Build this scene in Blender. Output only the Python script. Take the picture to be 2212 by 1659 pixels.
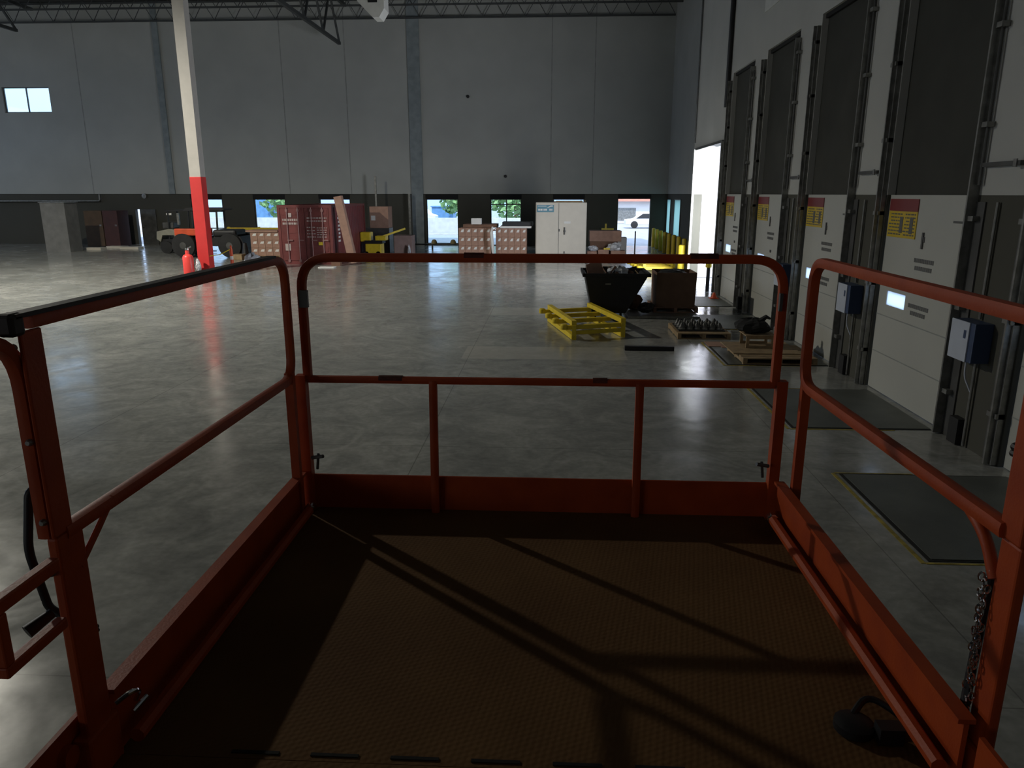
import bpy, math, random
from mathutils import Vector, Matrix
random.seed(7)
S = bpy.context.scene
for o in list(bpy.data.objects): bpy.data.objects.remove(o)
COL = S.collection
R = math.radians

# ---------------------------------------------------------------- camera
cd = bpy.data.cameras.new('camera'); cam = bpy.data.objects.new('camera', cd); COL.objects.link(cam)
cam.location = (0, 0, 3.1)
cam.rotation_euler = (R(90) - math.atan(411.5/1597), 0, R(3.0))
cd.sensor_width = 36; cd.lens = 1597/2212*36; cd.clip_end = 600; cd.clip_start = 0.05
S.camera = cam

# ---------------------------------------------------------------- exposure, sky, sun
S.view_settings.view_transform = 'Standard'; S.view_settings.look = 'None'
S.view_settings.gamma = 1; S.view_settings.use_curve_mapping = False
S.view_settings.exposure = 0.0
w = bpy.data.worlds.new('world'); S.world = w; w.use_nodes = True
nt = w.node_tree; nt.nodes.clear()
tc = nt.nodes.new('ShaderNodeTexCoord'); sx = nt.nodes.new('ShaderNodeSeparateXYZ')
cr = nt.nodes.new('ShaderNodeValToRGB'); bg = nt.nodes.new('ShaderNodeBackground'); wo = nt.nodes.new('ShaderNodeOutputWorld')
nt.links.new(tc.outputs['Generated'], sx.inputs[0]); nt.links.new(sx.outputs['Z'], cr.inputs[0])
nt.links.new(cr.outputs[0], bg.inputs[0]); nt.links.new(bg.outputs[0], wo.inputs[0])
e = cr.color_ramp.elements
e[0].position = 0.0; e[0].color = (0.40, 0.58, 0.90, 1)
e[1].position = 0.5; e[1].color = (0.75, 0.92, 1.2, 1)
bg.inputs[1].default_value = 2.4
def lamp(kind, name, loc, rot, power, color, **kw):
    l = bpy.data.lights.new(name, kind); l.energy = power; l.color = color
    for k, v in kw.items(): setattr(l, k, v)
    o = bpy.data.objects.new(name, l); COL.objects.link(o); o.location = loc; o.rotation_euler = rot
    return o
def aim(o, tgt):
    o.rotation_euler = (Vector(tgt) - o.location).to_track_quat('-Z', 'Y').to_euler()
sun = lamp('SUN', 'sun', (0, -60, 150), (0, 0, 0), 4.0, (1.0, .95, .88), angle=R(1.0))
aim(sun, (-8, 25, 0))
# added fill lamps at the unseen left and rear walls; daylight of the drive-in door
lw = lamp('AREA', 'left_fill_light', (-44.4, 28, 7.5), (0, R(-90), 0), 170, (.96, 1.0, .90), shape='RECTANGLE', size=5.0, size_y=32)
rw = lamp('AREA', 'rear_fill_light', (-24, -19.2, 6.5), (R(90), 0, 0), 560, (.95, .98, 1.0), shape='RECTANGLE', size=22, size_y=4)
dw = lamp('AREA', 'drive_in_door_daylight', (5.5, 26.3, 2.3), (0, 0, 0), 850, (.90, .93, 1.0), shape='RECTANGLE', size=2.6, size_y=4.0)
dw.rotation_euler = (R(90), 0, R(64))                            # sunlit yard throws its light inwards, away from the lift

# ---------------------------------------------------------------- materials
MATS = {}
def milky_mat(nm, c):                                                 # translucent polycarbonate lit by the day outside
    m = bpy.data.materials.new(nm); m.use_nodes = True; n = m.node_tree.nodes; L = m.node_tree.links
    n.clear(); o = n.new('ShaderNodeOutputMaterial'); a = n.new('ShaderNodeBsdfTranslucent'); a.inputs[0].default_value = (*c, 1)
    L.new(a.outputs[0], o.inputs[0]); return m
def mat(name, col, rough=.6, metal=0, var=.12, vs=3.0, bump=0, bs=40, emit=None, spec=.5, alpha=None, col2=None):
    if name in MATS: return MATS[name]
    m = bpy.data.materials.new(name); m.use_nodes = True; n = m.node_tree.nodes; L = m.node_tree.links
    b = n['Principled BSDF']; b.inputs['Roughness'].default_value = rough; b.inputs['Metallic'].default_value = metal
    b.inputs['Specular IOR Level'].default_value = spec
    t = n.new('ShaderNodeTexCoord'); no = n.new('ShaderNodeTexNoise'); no.inputs['Scale'].default_value = vs; no.inputs['Detail'].default_value = 5
    L.new(t.outputs['Object'], no.inputs['Vector'])
    r = n.new('ShaderNodeValToRGB'); r.color_ramp.elements[0].position = .3; r.color_ramp.elements[1].position = .7
    c2 = col2 if col2 else tuple(c*(1-var*2) for c in col)
    r.color_ramp.elements[0].color = (*c2, 1); r.color_ramp.elements[1].color = (*[min(1, c*(1+var*.3)) for c in col], 1)
    L.new(no.outputs['Fac'], r.inputs[0]); L.new(r.outputs[0], b.inputs['Base Color'])
    if bump:
        bn = n.new('ShaderNodeTexNoise'); bn.inputs['Scale'].default_value = bs; L.new(t.outputs['Object'], bn.inputs['Vector'])
        bb = n.new('ShaderNodeBump'); bb.inputs['Strength'].default_value = bump; bb.inputs['Distance'].default_value = .02
        L.new(bn.outputs['Fac'], bb.inputs['Height']); L.new(bb.outputs[0], b.inputs['Normal'])
    if emit:
        b.inputs['Emission Color'].default_value = (*emit[0], 1); b.inputs['Emission Strength'].default_value = emit[1]
    MATS[name] = m; return m

def nd(n, typ, **kw):
    x = n.new(typ)
    for k, v in kw.items(): setattr(x, k, v)
    return x

def floor_mat():
    m = bpy.data.materials.new('polished_concrete'); m.use_nodes = True; n = m.node_tree.nodes; L = m.node_tree.links
    b = n['Principled BSDF']
    t = n.new('ShaderNodeTexCoord'); P = t.outputs['Object']
    def noise(sc, det=6, dist=0, vec=P):
        x = n.new('ShaderNodeTexNoise'); x.inputs['Scale'].default_value = sc; x.inputs['Detail'].default_value = det; x.inputs['Distortion'].default_value = dist
        L.new(vec, x.inputs['Vector']); return x.outputs['Fac']
    def ramp(fac, a, c, p0=.35, p1=.65):
        x = n.new('ShaderNodeValToRGB'); x.color_ramp.elements[0].position = p0; x.color_ramp.elements[1].position = p1
        x.color_ramp.elements[0].color = (*a, 1); x.color_ramp.elements[1].color = (*c, 1); L.new(fac, x.inputs[0]); return x.outputs[0]
    def math_(op, a, bb=None, cl=False):
        x = n.new('ShaderNodeMath'); x.operation = op; x.use_clamp = cl
        for i, v in enumerate((a, bb)):
            if v is None: continue
            if isinstance(v, (int, float)): x.inputs[i].default_value = v
            else: L.new(v, x.inputs[i])
        return x.outputs[0]
    def mix(fac, a, c, typ='MIX'):
        x = n.new('ShaderNodeMixRGB'); x.blend_type = typ
        for i, v in ((0, fac), (1, a), (2, c)):
            if isinstance(v, (int, float)): x.inputs[i].default_value = v
            elif isinstance(v, tuple): x.inputs[i].default_value = (*v, 1)
            else: L.new(v, x.inputs[i])
        return x.outputs[0]
    base = ramp(noise(.35, 8, 1.2), (.24, .248, .235), (.36, .365, .345), .3, .7)
    swirl = ramp(noise(1.4, 8, 2.5), (.72, .72, .72), (1.12, 1.12, 1.10), .3, .7)
    c = mix(1.0, base, swirl, 'MULTIPLY')
    c = mix(1.0, c, ramp(noise(14, 5), (.88, .88, .88), (1.05, 1.05, 1.05)), 'MULTIPLY')
    s = n.new('ShaderNodeSeparateXYZ'); L.new(P, s.inputs[0]); X, Y = s.outputs[0], s.outputs[1]
    def band(v, lo, hi):
        return math_('MULTIPLY', math_('GREATER_THAN', v, lo), math_('LESS_THAN', v, hi))
    # paler strips across the slab
    p1 = math_('MULTIPLY', band(X, -1.72, 1.5), band(Y, 13.95, 15.15)); p2 = math_('MULTIPLY', band(X, -1.64, -.1), band(Y, 19.3, 20.6))
    c = mix(math_('MULTIPLY', math_('MAXIMUM', p1, p2), .55), c, (.44, .43, .38))
    def joint(v, off, sp):
        d = math_('ABSOLUTE', math_('SUBTRACT', math_('MODULO', math_('ADD', v, 400*sp - off), sp), 0))
        return math_('LESS_THAN', d, .012)
    j = math_('MAXIMUM', joint(X, -1.6, 4.6), joint(Y, 27.6 - 4.7*6 + .0, 4.7))
    c = mix(math_('MULTIPLY', j, .5), c, (.05, .05, .045))
    L.new(c, b.inputs['Base Color'])
    rr = n.new('ShaderNodeMapRange'); L.new(noise(.8, 7, 1.5), rr.inputs[0])
    rr.inputs['From Min'].default_value = .3; rr.inputs['From Max'].default_value = .7
    rr.inputs['To Min'].default_value = .11; rr.inputs['To Max'].default_value = .26
    L.new(rr.outputs[0], b.inputs['Roughness']); b.inputs['Specular IOR Level'].default_value = .5
    bp = n.new('ShaderNodeBump'); bp.inputs['Strength'].default_value = .25; bp.inputs['Distance'].default_value = .005
    L.new(noise(2.2, 3), bp.inputs['Height']); L.new(bp.outputs[0], b.inputs['Normal'])
    return m

def wall_mat(name, low, high, zc):
    m = bpy.data.materials.new(name); m.use_nodes = True; n = m.node_tree.nodes; L = m.node_tree.links
    b = n['Principled BSDF']; b.inputs['Roughness'].default_value = .8; b.inputs['Specular IOR Level'].default_value = .3
    g = n.new('ShaderNodeNewGeometry'); s = n.new('ShaderNodeSeparateXYZ'); L.new(g.outputs['Position'], s.inputs[0])
    gt = n.new('ShaderNodeMath'); gt.operation = 'GREATER_THAN'; gt.inputs[1].default_value = zc; L.new(s.outputs[2], gt.inputs[0])
    no = n.new('ShaderNodeTexNoise'); no.inputs['Scale'].default_value = .6; no.inputs['Detail'].default_value = 6; L.new(g.outputs['Position'], no.inputs['Vector'])
    r = n.new('ShaderNodeValToRGB'); r.color_ramp.elements[0].color = (.82, .82, .82, 1); r.color_ramp.elements[1].color = (1.1, 1.1, 1.1, 1); L.new(no.outputs['Fac'], r.inputs[0])
    mx = n.new('ShaderNodeMixRGB'); mx.inputs[1].default_value = (*low, 1); mx.inputs[2].default_value = (*high, 1); L.new(gt.outputs[0], mx.inputs[0])
    mu = n.new('ShaderNodeMixRGB'); mu.blend_type = 'MULTIPLY'; mu.inputs[0].default_value = 1; L.new(mx.outputs[0], mu.inputs[1]); L.new(r.outputs[0], mu.inputs[2])
    L.new(mu.outputs[0], b.inputs['Base Color'])
    return m

def glass_mat():
    m = bpy.data.materials.new('window_glass'); m.use_nodes = True; n = m.node_tree.nodes; L = m.node_tree.links
    n.clear(); o = n.new('ShaderNodeOutputMaterial'); a = n.new('ShaderNodeBsdfTransparent'); g = n.new('ShaderNodeBsdfGlossy'); f = n.new('ShaderNodeFresnel'); x = n.new('ShaderNodeMixShader')
    a.inputs[0].default_value = (.88, .95, .96, 1); g.inputs['Roughness'].default_value = .03; f.inputs[0].default_value = 1.4
    L.new(f.outputs[0], x.inputs[0]); L.new(a.outputs[0], x.inputs[1]); L.new(g.outputs[0], x.inputs[2]); L.new(x.outputs[0], o.inputs[0])
    return m

M = dict(
 floor=floor_mat(),
 wall=wall_mat('painted_concrete', (.075, .073, .058), (.46, .46, .43), 3.08),
 wall_far=wall_mat('painted_tilt_up_concrete', (.068, .067, .055), (.41, .42, .395), 3.08),
 glass=glass_mat(),
 dark_conc=mat('dark_concrete', (.045, .045, .036), .85, var=.15, vs=1.2),
 pil=mat('pilaster_blue_grey', (.25, .285, .295), .8),
 seam=mat('wall_seam', (.31, .32, .30), .8),
 milky=milky_mat('milky_polycarbonate', (.9, .95, 1)), greenmilk=milky_mat('frosted_green_glass', (.50, .66, .62)),
 part=mat('grey_render', (.19, .19, .18), .8),
 white=mat('white_paint', (.62, .62, .58), .5, var=.05),
 door=mat('white_door_skin', (.46, .46, .415), .45, var=.04, vs=.8),
 ext_lilac=mat('exterior_pale_panel', (.50, .49, .52), .8, var=.06, vs=.7),
 ext_white=mat('exterior_white_wall', (.75, .74, .72), .8, var=.06, vs=.7),
 steel=mat('dark_steel', (.10, .10, .095), .45, .3, var=.2),
 galv=mat('galvanised_steel', (.30, .30, .28), .4, .6, var=.2, vs=8),
 black=mat('black_plastic', (.012, .012, .013), .5, var=.2),
 rubber=mat('black_rubber', (.018, .018, .018), .8, var=.2),
 ceil=mat('ceiling_deck', (.05, .05, .05), .8),
 joist=mat('joist_grey_paint', (.055, .06, .06), .6),
 orange=mat('orange_paint', (.43, .066, .010), .5, spec=.35, var=.16, vs=9, bump=.05, bs=120, col2=(.35, .048, .010)),
 orange2=mat('bright_orange_paint', (.75, .10, .03), .45),
 dark_cap=mat('scuffed_black', (.02, .014, .012), .55),
 scuff=mat('scuffed_dark_orange', (.13, .025, .012), .6, var=.3, vs=30),
 deck=mat('deck_paint_worn', (.185, .10, .038), .85, spec=.2, var=.1, vs=2.0, col2=(.13, .065, .024)),
 red=mat('red_column_paint', (.62, .035, .035), .45, var=.05),
 red2=mat('bright_red_paint', (.85, .07, .06), .4, var=.03),
 colwhite=mat('column_white_paint', (.46, .44, .41), .5, var=.05),
 yellow=mat('yellow_paint', (.72, .54, .03), .45, var=.1, vs=6),
 yline=mat('worn_yellow_line', (.42, .33, .06), .7, var=.25, vs=12),
 card=mat('cardboard', (.38, .23, .17), .85, var=.1, vs=5),
 card2=mat('dark_cardboard', (.20, .11, .07), .85, var=.1, vs=5),
 wood=mat('pallet_wood', (.34, .24, .13), .8, var=.2, vs=6),
 paper=mat('white_paper', (.72, .72, .70), .7, var=.03),
 cont=mat('container_red_brown', (.17, .035, .033), .55, var=.15, vs=2),
 contrust=mat('container_lock_rod', (.30, .17, .16), .5, .2),
 darkcard=mat('shaded_box_card', (.17, .10, .065), .9, var=.1, vs=4), darkwood=mat('dark_varnished_wood', (.10, .06, .03), .7), darkred=mat('dark_red_paint', (.07, .022, .018), .6),  # tall box board darkened: its backlit shade is in the colour
 cream=mat('cream_enamel', (.62, .58, .50), .4, var=.03),
 signblue=mat('sign_blue', (.12, .28, .36), .4, var=.03),
 signyel=mat('sign_yellow', (.62, .44, .03), .4, var=.04),
 signred=mat('sign_red', (.22, .035, .035), .4, var=.04),
 ink=mat('black_ink', (.03, .03, .03), .6),
 greyink=mat('grey_ink', (.12, .12, .115), .6),
 leveler=mat('leveler_plate', (.14, .15, .135), .5, .3, var=.15, vs=2, bump=.1, bs=90),
 gap=mat('black_gap', (.01, .01, .01), .9),
 bluebox=mat('blue_enamel', (.045, .07, .14), .4, var=.05),
 palebox=mat('pale_cover', (.50, .54, .62), .4, var=.05),
 plastic=mat('milky_plastic_film', (.6, .62, .66), .3, var=.15, vs=14),
 cream2=mat('machine_cream', (.30, .29, .23), .45),
 asphalt=mat('asphalt', (.34, .36, .40), .9, var=.12, vs=2),
 leaf=mat('leaf_green', (.30, .46, .20), .7, var=.25, vs=4, col2=(.12, .24, .08)),
 bark=mat('bark', (.14, .09, .06), .9),
 blockwall=mat('pale_block_wall', (.72, .70, .70), .85, var=.08, vs=3),
 roof=mat('red_tile_roof', (.45, .17, .12), .8),
 bluepaint=mat('blue_painted_steel', (.16, .34, .66), .5),
 chrome=mat('chrome', (.7, .7, .7), .12, 1.0, var=.02),
 vinyl=mat('dark_vinyl', (.025, .027, .03), .5),
)

# ---------------------------------------------------------------- mesh helper
class MB:
    def __init__(s): s.v = []; s.f = []; s.sm = []
    def add(s, vs, fs, smooth=False):
        o = len(s.v); s.v += [tuple(p) for p in vs]; s.f += [tuple(i+o for i in q) for q in fs]; s.sm += [smooth]*len(fs)
        return s
    def box(s, x0, x1, y0, y1, z0, z1, M4=None):
        x0, x1 = sorted((x0, x1)); y0, y1 = sorted((y0, y1)); z0, z1 = sorted((z0, z1))
        vs = [Vector((x, y, z)) for z in (z0, z1) for x, y in ((x0, y0), (x1, y0), (x1, y1), (x0, y1))]
        if M4 is not None: vs = [M4 @ p for p in vs]
        return s.add(vs, [(3, 2, 1, 0), (4, 5, 6, 7), (0, 1, 5, 4), (1, 2, 6, 5), (2, 3, 7, 6), (3, 0, 4, 7)])
    def bar(s, a, b, wx, wz, up=(0, 0, 1)):                     # rectangular bar between two points
        a, b = Vector(a), Vector(b); d = (b-a).normalized(); u = Vector(up)
        if abs(d.dot(u)) > .98: u = Vector((1, 0, 0))
        r = d.cross(u).normalized(); t = r.cross(d)
        vs = [p + r*sx*wx/2 + t*sz*wz/2 for p in (a, b) for sx, sz in ((-1, -1), (1, -1), (1, 1), (-1, 1))]
        return s.add(vs, [(0, 1, 2, 3), (7, 6, 5, 4), (0, 4, 5, 1), (1, 5, 6, 2), (2, 6, 7, 3), (3, 7, 4, 0)])
    def tube(s, pts, r, n=10, sq=0.0, rs=None, cap=True):
        pts = [Vector(p) for p in pts]; k = len(pts); rings = []
        d0 = (pts[1]-pts[0]).normalized(); u = Vector((0, 0, 1)) if abs(d0.z) < .9 else Vector((0, 1, 0))
        u = (u - d0*u.dot(d0)).normalized()
        for i, p in enumerate(pts):
            d = (pts[min(i+1, k-1)] - pts[max(i-1, 0)]).normalized()
            u = (u - d*u.dot(d)).normalized(); v = d.cross(u)
            rr = rs[i] if rs else r
            ring = []
            for j in range(n):
                a = 2*math.pi*(j+.5)/n; c, q = math.cos(a), math.sin(a)
                if sq: e = 1/max(abs(c), abs(q)); g = 1 + (e-1)*sq; c *= g; q *= g
                ring.append(p + (u*c + v*q)*rr)
            rings += ring
        fs = [(i*n+j, i*n+(j+1) % n, (i+1)*n+(j+1) % n, (i+1)*n+j) for i in range(k-1) for j in range(n)]
        if cap: fs += [tuple(range(n))[::-1], tuple((k-1)*n+j for j in range(n))]
        return s.add(rings, fs, True)
    def cyl(s, a, b, r, r2=None, n=16):
        return s.tube([a, b], r, n, rs=[r, r if r2 is None else r2])
    def lathe(s, c, prof, n=20, axis='Z'):
        c = Vector(c); vs = []
        for r, h in prof:
            for j in range(n):
                a = 2*math.pi*j/n
                q = (r*math.cos(a), r*math.sin(a), h)
                if axis == 'X': q = (h, q[0], q[1])
                if axis == 'Y': q = (q[0], h, q[1])
                vs.append(c + Vector(q))
        k = len(prof)
        fs = [(i*n+j, i*n+(j+1) % n, (i+1)*n+(j+1) % n, (i+1)*n+j) for i in range(k-1) for j in range(n)]
        fs += [tuple(range(n))[::-1], tuple((k-1)*n+j for j in range(n))]
        return s.add(vs, fs, True)
    def prism(s, poly, axis, a, b):                              # poly in the two other axes, extruded a..b
        def P(u, v, w_):
            return {'X': (w_, u, v), 'Y': (u, w_, v), 'Z': (u, v, w_)}[axis]
        n = len(poly); vs = [P(u, v, a) for u, v in poly] + [P(u, v, b) for u, v in poly]
        fs = [tuple(range(n)), tuple(range(2*n-1, n-1, -1))] + [(i, i+n, (i+1) % n+n, (i+1) % n) for i in range(n)]
        return s.add(vs, fs)
    def build(s, name, m, parent=None, bevel=0, off=None):
        me = bpy.data.meshes.new(name)
        o = bpy.data.objects.new(name, me); COL.objects.link(o)
        org = Vector(parent.location) if parent is not None and parent.type == 'EMPTY' else (world_org(parent) if parent else Vector((0, 0, 0)))
        if parent is None and s.v:
            xs = [p[0] for p in s.v]; ys = [p[1] for p in s.v]; zs = [p[2] for p in s.v]
            loc = Vector(((min(xs)+max(xs))/2, (min(ys)+max(ys))/2, min(zs))) if off is None else Vector(off)
        else: loc = org
        me.from_pydata([tuple(Vector(p)-loc) for p in s.v], [], s.f); me.materials.append(m)
        me.polygons.foreach_set('use_smooth', s.sm); me.update()
        import bmesh
        bm = bmesh.new(); bm.from_mesh(me); bmesh.ops.recalc_face_normals(bm, faces=bm.faces); bm.to_mesh(me); bm.free()
        if parent is None: o.location = loc
        else: o.parent = parent
        if any(s.sm):
            try: me.set_sharp_from_angle(angle=R(40))
            except Exception: pass
        if bevel:
            bv = o.modifiers.new('bevel', 'BEVEL'); bv.width = bevel; bv.segments = 2; bv.limit_method = 'ANGLE'; bv.angle_limit = R(40)
        return o
def world_org(o):
    v = Vector((0, 0, 0))
    while o is not None: v += Vector(o.location); o = o.parent
    return v
def tag(o, label=None, cat=None, group=None, kind=None):
    if label: o['label'] = label
    if cat: o['category'] = cat
    if group: o['group'] = group
    if kind: o['kind'] = kind
    return o
def thing(name, label, cat, loc=(0, 0, 0), group=None):
    o = bpy.data.objects.new(name, None); COL.objects.link(o); o.location = loc; o.empty_display_size = .2
    return tag(o, label, cat, group)
def struct(name, mb, m, parent=None):
    o = mb.build(name, m, parent, off=(0, 0, 0) if parent is None else None)
    if parent is None: o['kind'] = 'structure'
    return o
def copy_tree(o, parent=None):
    c = o.copy(); COL.objects.link(c); c.parent = parent
    for ch in list(o.children): copy_tree(ch, c)
    return c
def bend(pts, r, seg=6):                                         # round the corners of a polyline
    pts = [Vector(p) for p in pts]; out = [pts[0]]
    for i in range(1, len(pts)-1):
        a, b, c = pts[i-1], pts[i], pts[i+1]; d1 = (a-b).normalized(); d2 = (c-b).normalized()
        rr = min(r, (a-b).length*.49, (c-b).length*.49)
        p, q = b+d1*rr, b+d2*rr
        for k in range(seg+1):
            t = k/seg; out.append(p*(1-t)**2 + b*2*t*(1-t) + q*t*t)
    out.append(pts[-1]); return out

# ================================================================ SETTING
XL, XR, YB, YF, ZC = -45.0, 5.25, -20.0, 46.0, 13.9
T = .3
struct('floor', MB().box(XL-T, XR+T, YB-T, 29.0, -.3, 0).box(XL-T, 6.9+T, 29.0, YF+T, -.3, 0), M['floor'])
struct('ceiling', MB().box(XL-T, XR+T, YB-T, 29.0, ZC, ZC+.3).box(XL-T, 7.2, 29.0, YF+T, ZC, ZC+.3), M['ceil'])
# far wall with its window and door openings
openings = [(-25.92, -25.6, 0, 2.15), (-22.3, -20.35, .0, 2.78), (-18.35, -16.4, 0, 2.78), (-14.25, -12.35, 0, 2.78), (-7.65, -5.7, 0, 2.78),
            (-3.72, -1.85, 0, 2.78), (.08, 1.95, 0, 2.78), (3.98, 5.9, 0, 2.78)]
fw = MB(); x = XL-T
for a, b, z0, z1 in openings:
    fw.box(x, a, YF, YF+T, 0, 3.08)
    if z0 > 0: fw.box(a, b, YF, YF+T, 0, z0)
    fw.box(a, b, YF, YF+T, z1, 3.08); x = b
fw.box(x, 6.9+T, YF, YF+T, 0, 3.08)
hx0, hx1, hz0, hz1 = -33.3, -30.35, 7.85, 9.32
fw.box(XL-T, hx0, YF, YF+T, 3.08, ZC).box(hx1, 6.9+T, YF, YF+T, 3.08, ZC).box(hx0, hx1, YF, YF+T, 3.08, hz0).box(hx0, hx1, YF, YF+T, hz1, ZC)
struct('wall_far', fw, M['wall_far'])
# darker recess headers over the openings
k = 0
for a, b, z0, z1 in openings[1:]:
    k += 1
    h = struct('trim_%d' % k, MB().box(a-.02, b+.02, YF-.03, YF-.002, z1, 3.05), M['gap'])
k += 1; struct('trim_%d' % k, MB().box(-8.5, -7.8, YF-.10, YF-.001, 0, ZC), M['pil'])
k += 1; struct('trim_%d' % k, MB().box(-23.55, -23.2, YF-.10, YF-.001, 3.08, ZC), M['pil'])
for jx in (-28.4, -16.0, -12.2, -.1, 2.4):
    k += 1; struct('trim_%d' % k, MB().box(jx-.03, jx+.03, YF-.006, YF-.001, 3.08, ZC), M['seam'])
struct('wall_left', MB().box(XL-T, XL, YB-T, YF+T, 0, 4.9).box(XL-T, XL, YB-T, YF+T, 10.1, ZC).box(XL-T, XL, YB-T, 11.9, 4.9, 10.1).box(XL-T, XL, 44.1, YF+T, 4.9, 10.1), M['wall'])
struct('wall_back', MB().box(XL-T, XR+T, YB-T, YB, 0, ZC), M['wall'])

# right wall with dock bays; bay opening y ranges
BAYS = [(6.0, 8.42), (9.78, 12.25), (13.62, 16.1), (17.4, 19.88), (21.05, 23.45)]
back_bays = [(6.0-3.8*i, 8.42-3.8*i) for i in (1, 2, 3)]
rw_ = MB(); y = YB
for a, b in sorted(back_bays + BAYS):
    rw_.box(XR, XR+T, y, a, 0, ZC); rw_.box(XR, XR+T, a, b, 6.5, ZC); y = b
rw_.box(XR, XR+T, y, 24.2, 0, ZC).box(XR, XR+T, 24.2, 28.55, 4.62, ZC).box(XR, XR+T, 28.55, 29.0, 0, ZC)
struct('wall_right', rw_, M['wall'])
rr_ = MB().box(XR+T, 7.2, 28.7, 29.0, 0, ZC)
struct('wall_return', rr_, M['ext_lilac'])
ar = MB(); y = 29.0
for a, b in ((41.1, 43.2), (44.5, 45.9)):
    ar.box(6.9, 7.2, y, a, 0, ZC).box(6.9, 7.2, a, b, 0, .8).box(6.9, 7.2, a, b, 2.8, ZC); y = b
ar.box(6.9, 7.2, y, YF+T, 0, ZC)
struct('wall_alcove', ar, M['wall'])

# windows
def window(n, a, b, z0, z1, y=YF+.12, mull=(), trans=(), frame=.05):
    f = MB().box(a, a+frame, y, y+.08, z0, z1).box(b-frame, b, y, y+.08, z0, z1).box(a+frame, b-frame, y, y+.08, z0, z0+frame).box(a+frame, b-frame, y, y+.08, z1-frame, z1)
    for mx in mull: f.box(mx-.03, mx+.03, y, y+.08, z0+frame, z1-frame)
    for tz in trans: f.box(a+frame, b-frame, y+.01, y+.07, tz-.03, tz+.03)
    o = struct('window_%d' % n, f, M['steel'])
    struct('pane', MB().box(a+frame, b-frame, y+.035, y+.045, z0+frame, z1-frame), M['glass'], o)
window(1, hx0, hx1, hz0, hz1, mull=(-31.85,), frame=.06)
window(2, -22.3, -20.35, 0, 2.78, trans=(1.0,))
window(3, -18.35, -16.4, 0, 2.78, trans=(1.0,))
window(4, -14.25, -12.35, 0, 2.78, trans=(1.0,))
window(5, -7.65, -5.7, 0, 2.78, trans=(.12,))
window(6, -3.72, -1.85, 0, 2.78, mull=(-2.75,), trans=(2.45, .9))
window(7, .08, 1.95, 0, 2.78, trans=(1.0,))
def side_window(n, a, b, z0, z1):
    x = 6.86; f = MB().box(x, x+.08, a, a+.05, z0, z1).box(x, x+.08, b-.05, b, z0, z1).box(x, x+.08, a+.05, b-.05, z0, z0+.05).box(x, x+.08, a+.05, b-.05, z1-.05, z1)
    o = struct('window_%d' % n, f, M['steel'])
    struct('pane', MB().box(x+.03, x+.04, a+.05, b-.05, z0+.05, z1-.05), M['greenmilk'], o)
side_window(8, 41.1, 43.2, .8, 2.8); side_window(9, 44.5, 45.9, .8, 2.8)
# unseen window band added in the left wall for the fill lamp
f = MB()
for i in range(8): f.box(XL-.2, XL-.1, 11.9+i*4.4, 12.0+i*4.4, 4.9, 10.1)
o = struct('window_10', f.box(XL-.2, XL-.1, 11.9, 44.1, 7.45, 7.55), M['steel'])

# dock doors: white panel with view window, side tracks; dark bay panel above
def dock_door(n, a, b, win=True, marks=True):
    z1 = 3.078; wy0, wy1, wz0, wz1 = b-.92, b-.30, 1.40, 1.62
    m = MB()
    m.box(XR+.05, XR+.11, a+.02, b-.02, .01, wz0).box(XR+.05, XR+.11, a+.02, b-.02, wz1, z1)
    m.box(XR+.05, XR+.11, a+.02, wy0, wz0, wz1).box(XR+.05, XR+.11, wy1, b-.02, wz0, wz1)
    d = struct('door_%d' % n, m, M['door'])
    struct('window_pane', MB().box(XR+.06, XR+.085, wy0, wy1, wz0, wz1), M['milky'], d)
    s = MB()
    for z in (.62, 1.22): s.box(XR+.046, XR+.0499, a+.02, b-.02, z-.008, z+.008)
    struct('section_joint', s, M['seam'], d)
    g = MB().box(XR+.04, XR+.05, b-1.27, b-1.18, 2.42, 2.50).box(XR+.03, XR+.05, b-1.245, b-1.205, 2.33, 2.56)
    g.box(XR+.03, XR+.05, a+.98, a+1.06, 1.72, 1.78)
    struct('lock', g, M['greyink'], d)
    t = MB()
    rnd = random.Random(3)
    for (yc, zc, wd) in ((b-1.33, 2.16, .56), (b-1.33, 2.05, .50), (b-1.36, 1.50, .56), (b-1.36, 1.40, .42)):
        q = yc-wd/2
        while q < yc+wd/2:
            ww = rnd.uniform(.03, .055); t.box(XR+.047, XR+.0499, q, q+ww, zc-.03, zc+.03); q += ww+.012
    for yc in (a+.18,): t.box(XR+.047, XR+.0499, yc-.02, yc+.32, 2.72, 2.75)
    struct('lettering', t, M['greyink'], d)
    for (yy, s_) in ((a, -1), (b, 1)):
        tk = MB().box(XR-.07, XR-.001, yy+s_*.03, yy+s_*.10, 0.01, 6.3).box(XR-.13, XR-.07, yy+s_*.07, yy+s_*.10, 0.01, 6.3)
        for z in (.6, 1.7, 2.8, 3.9, 5.0, 6.0): tk.box(XR-.10, XR-.001, yy+s_*.03, yy+s_*.22, z-.03, z+.03)
        struct('track', tk, M['galv'], d)
        sp = MB().cyl((XR-.05, yy+s_*.16, 3.2), (XR-.05, yy+s_*.16, 6.2), .018, n=8)
        struct('cable_tube', sp, M['steel'], d)
        struct('seal', MB().box(XR-.02, XR-.001, yy+s_*.10, yy+s_*.30, 0.01, 3.0), M['steel'], d)
    struct('trim_%d' % (20+n), MB().box(XR+.12, XR+.2, a, b, 2.95, 6.5), M['dark_conc'])
    struct('trim_%d' % (40+n), MB().box(XR+.06, XR+.119, a, b, 6.42, 6.5), M['gap'])  # black strip painting in the shadow of the bay soffit edge
for i, (a, b) in enumerate(BAYS): dock_door(i+1, a, b)
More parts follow.
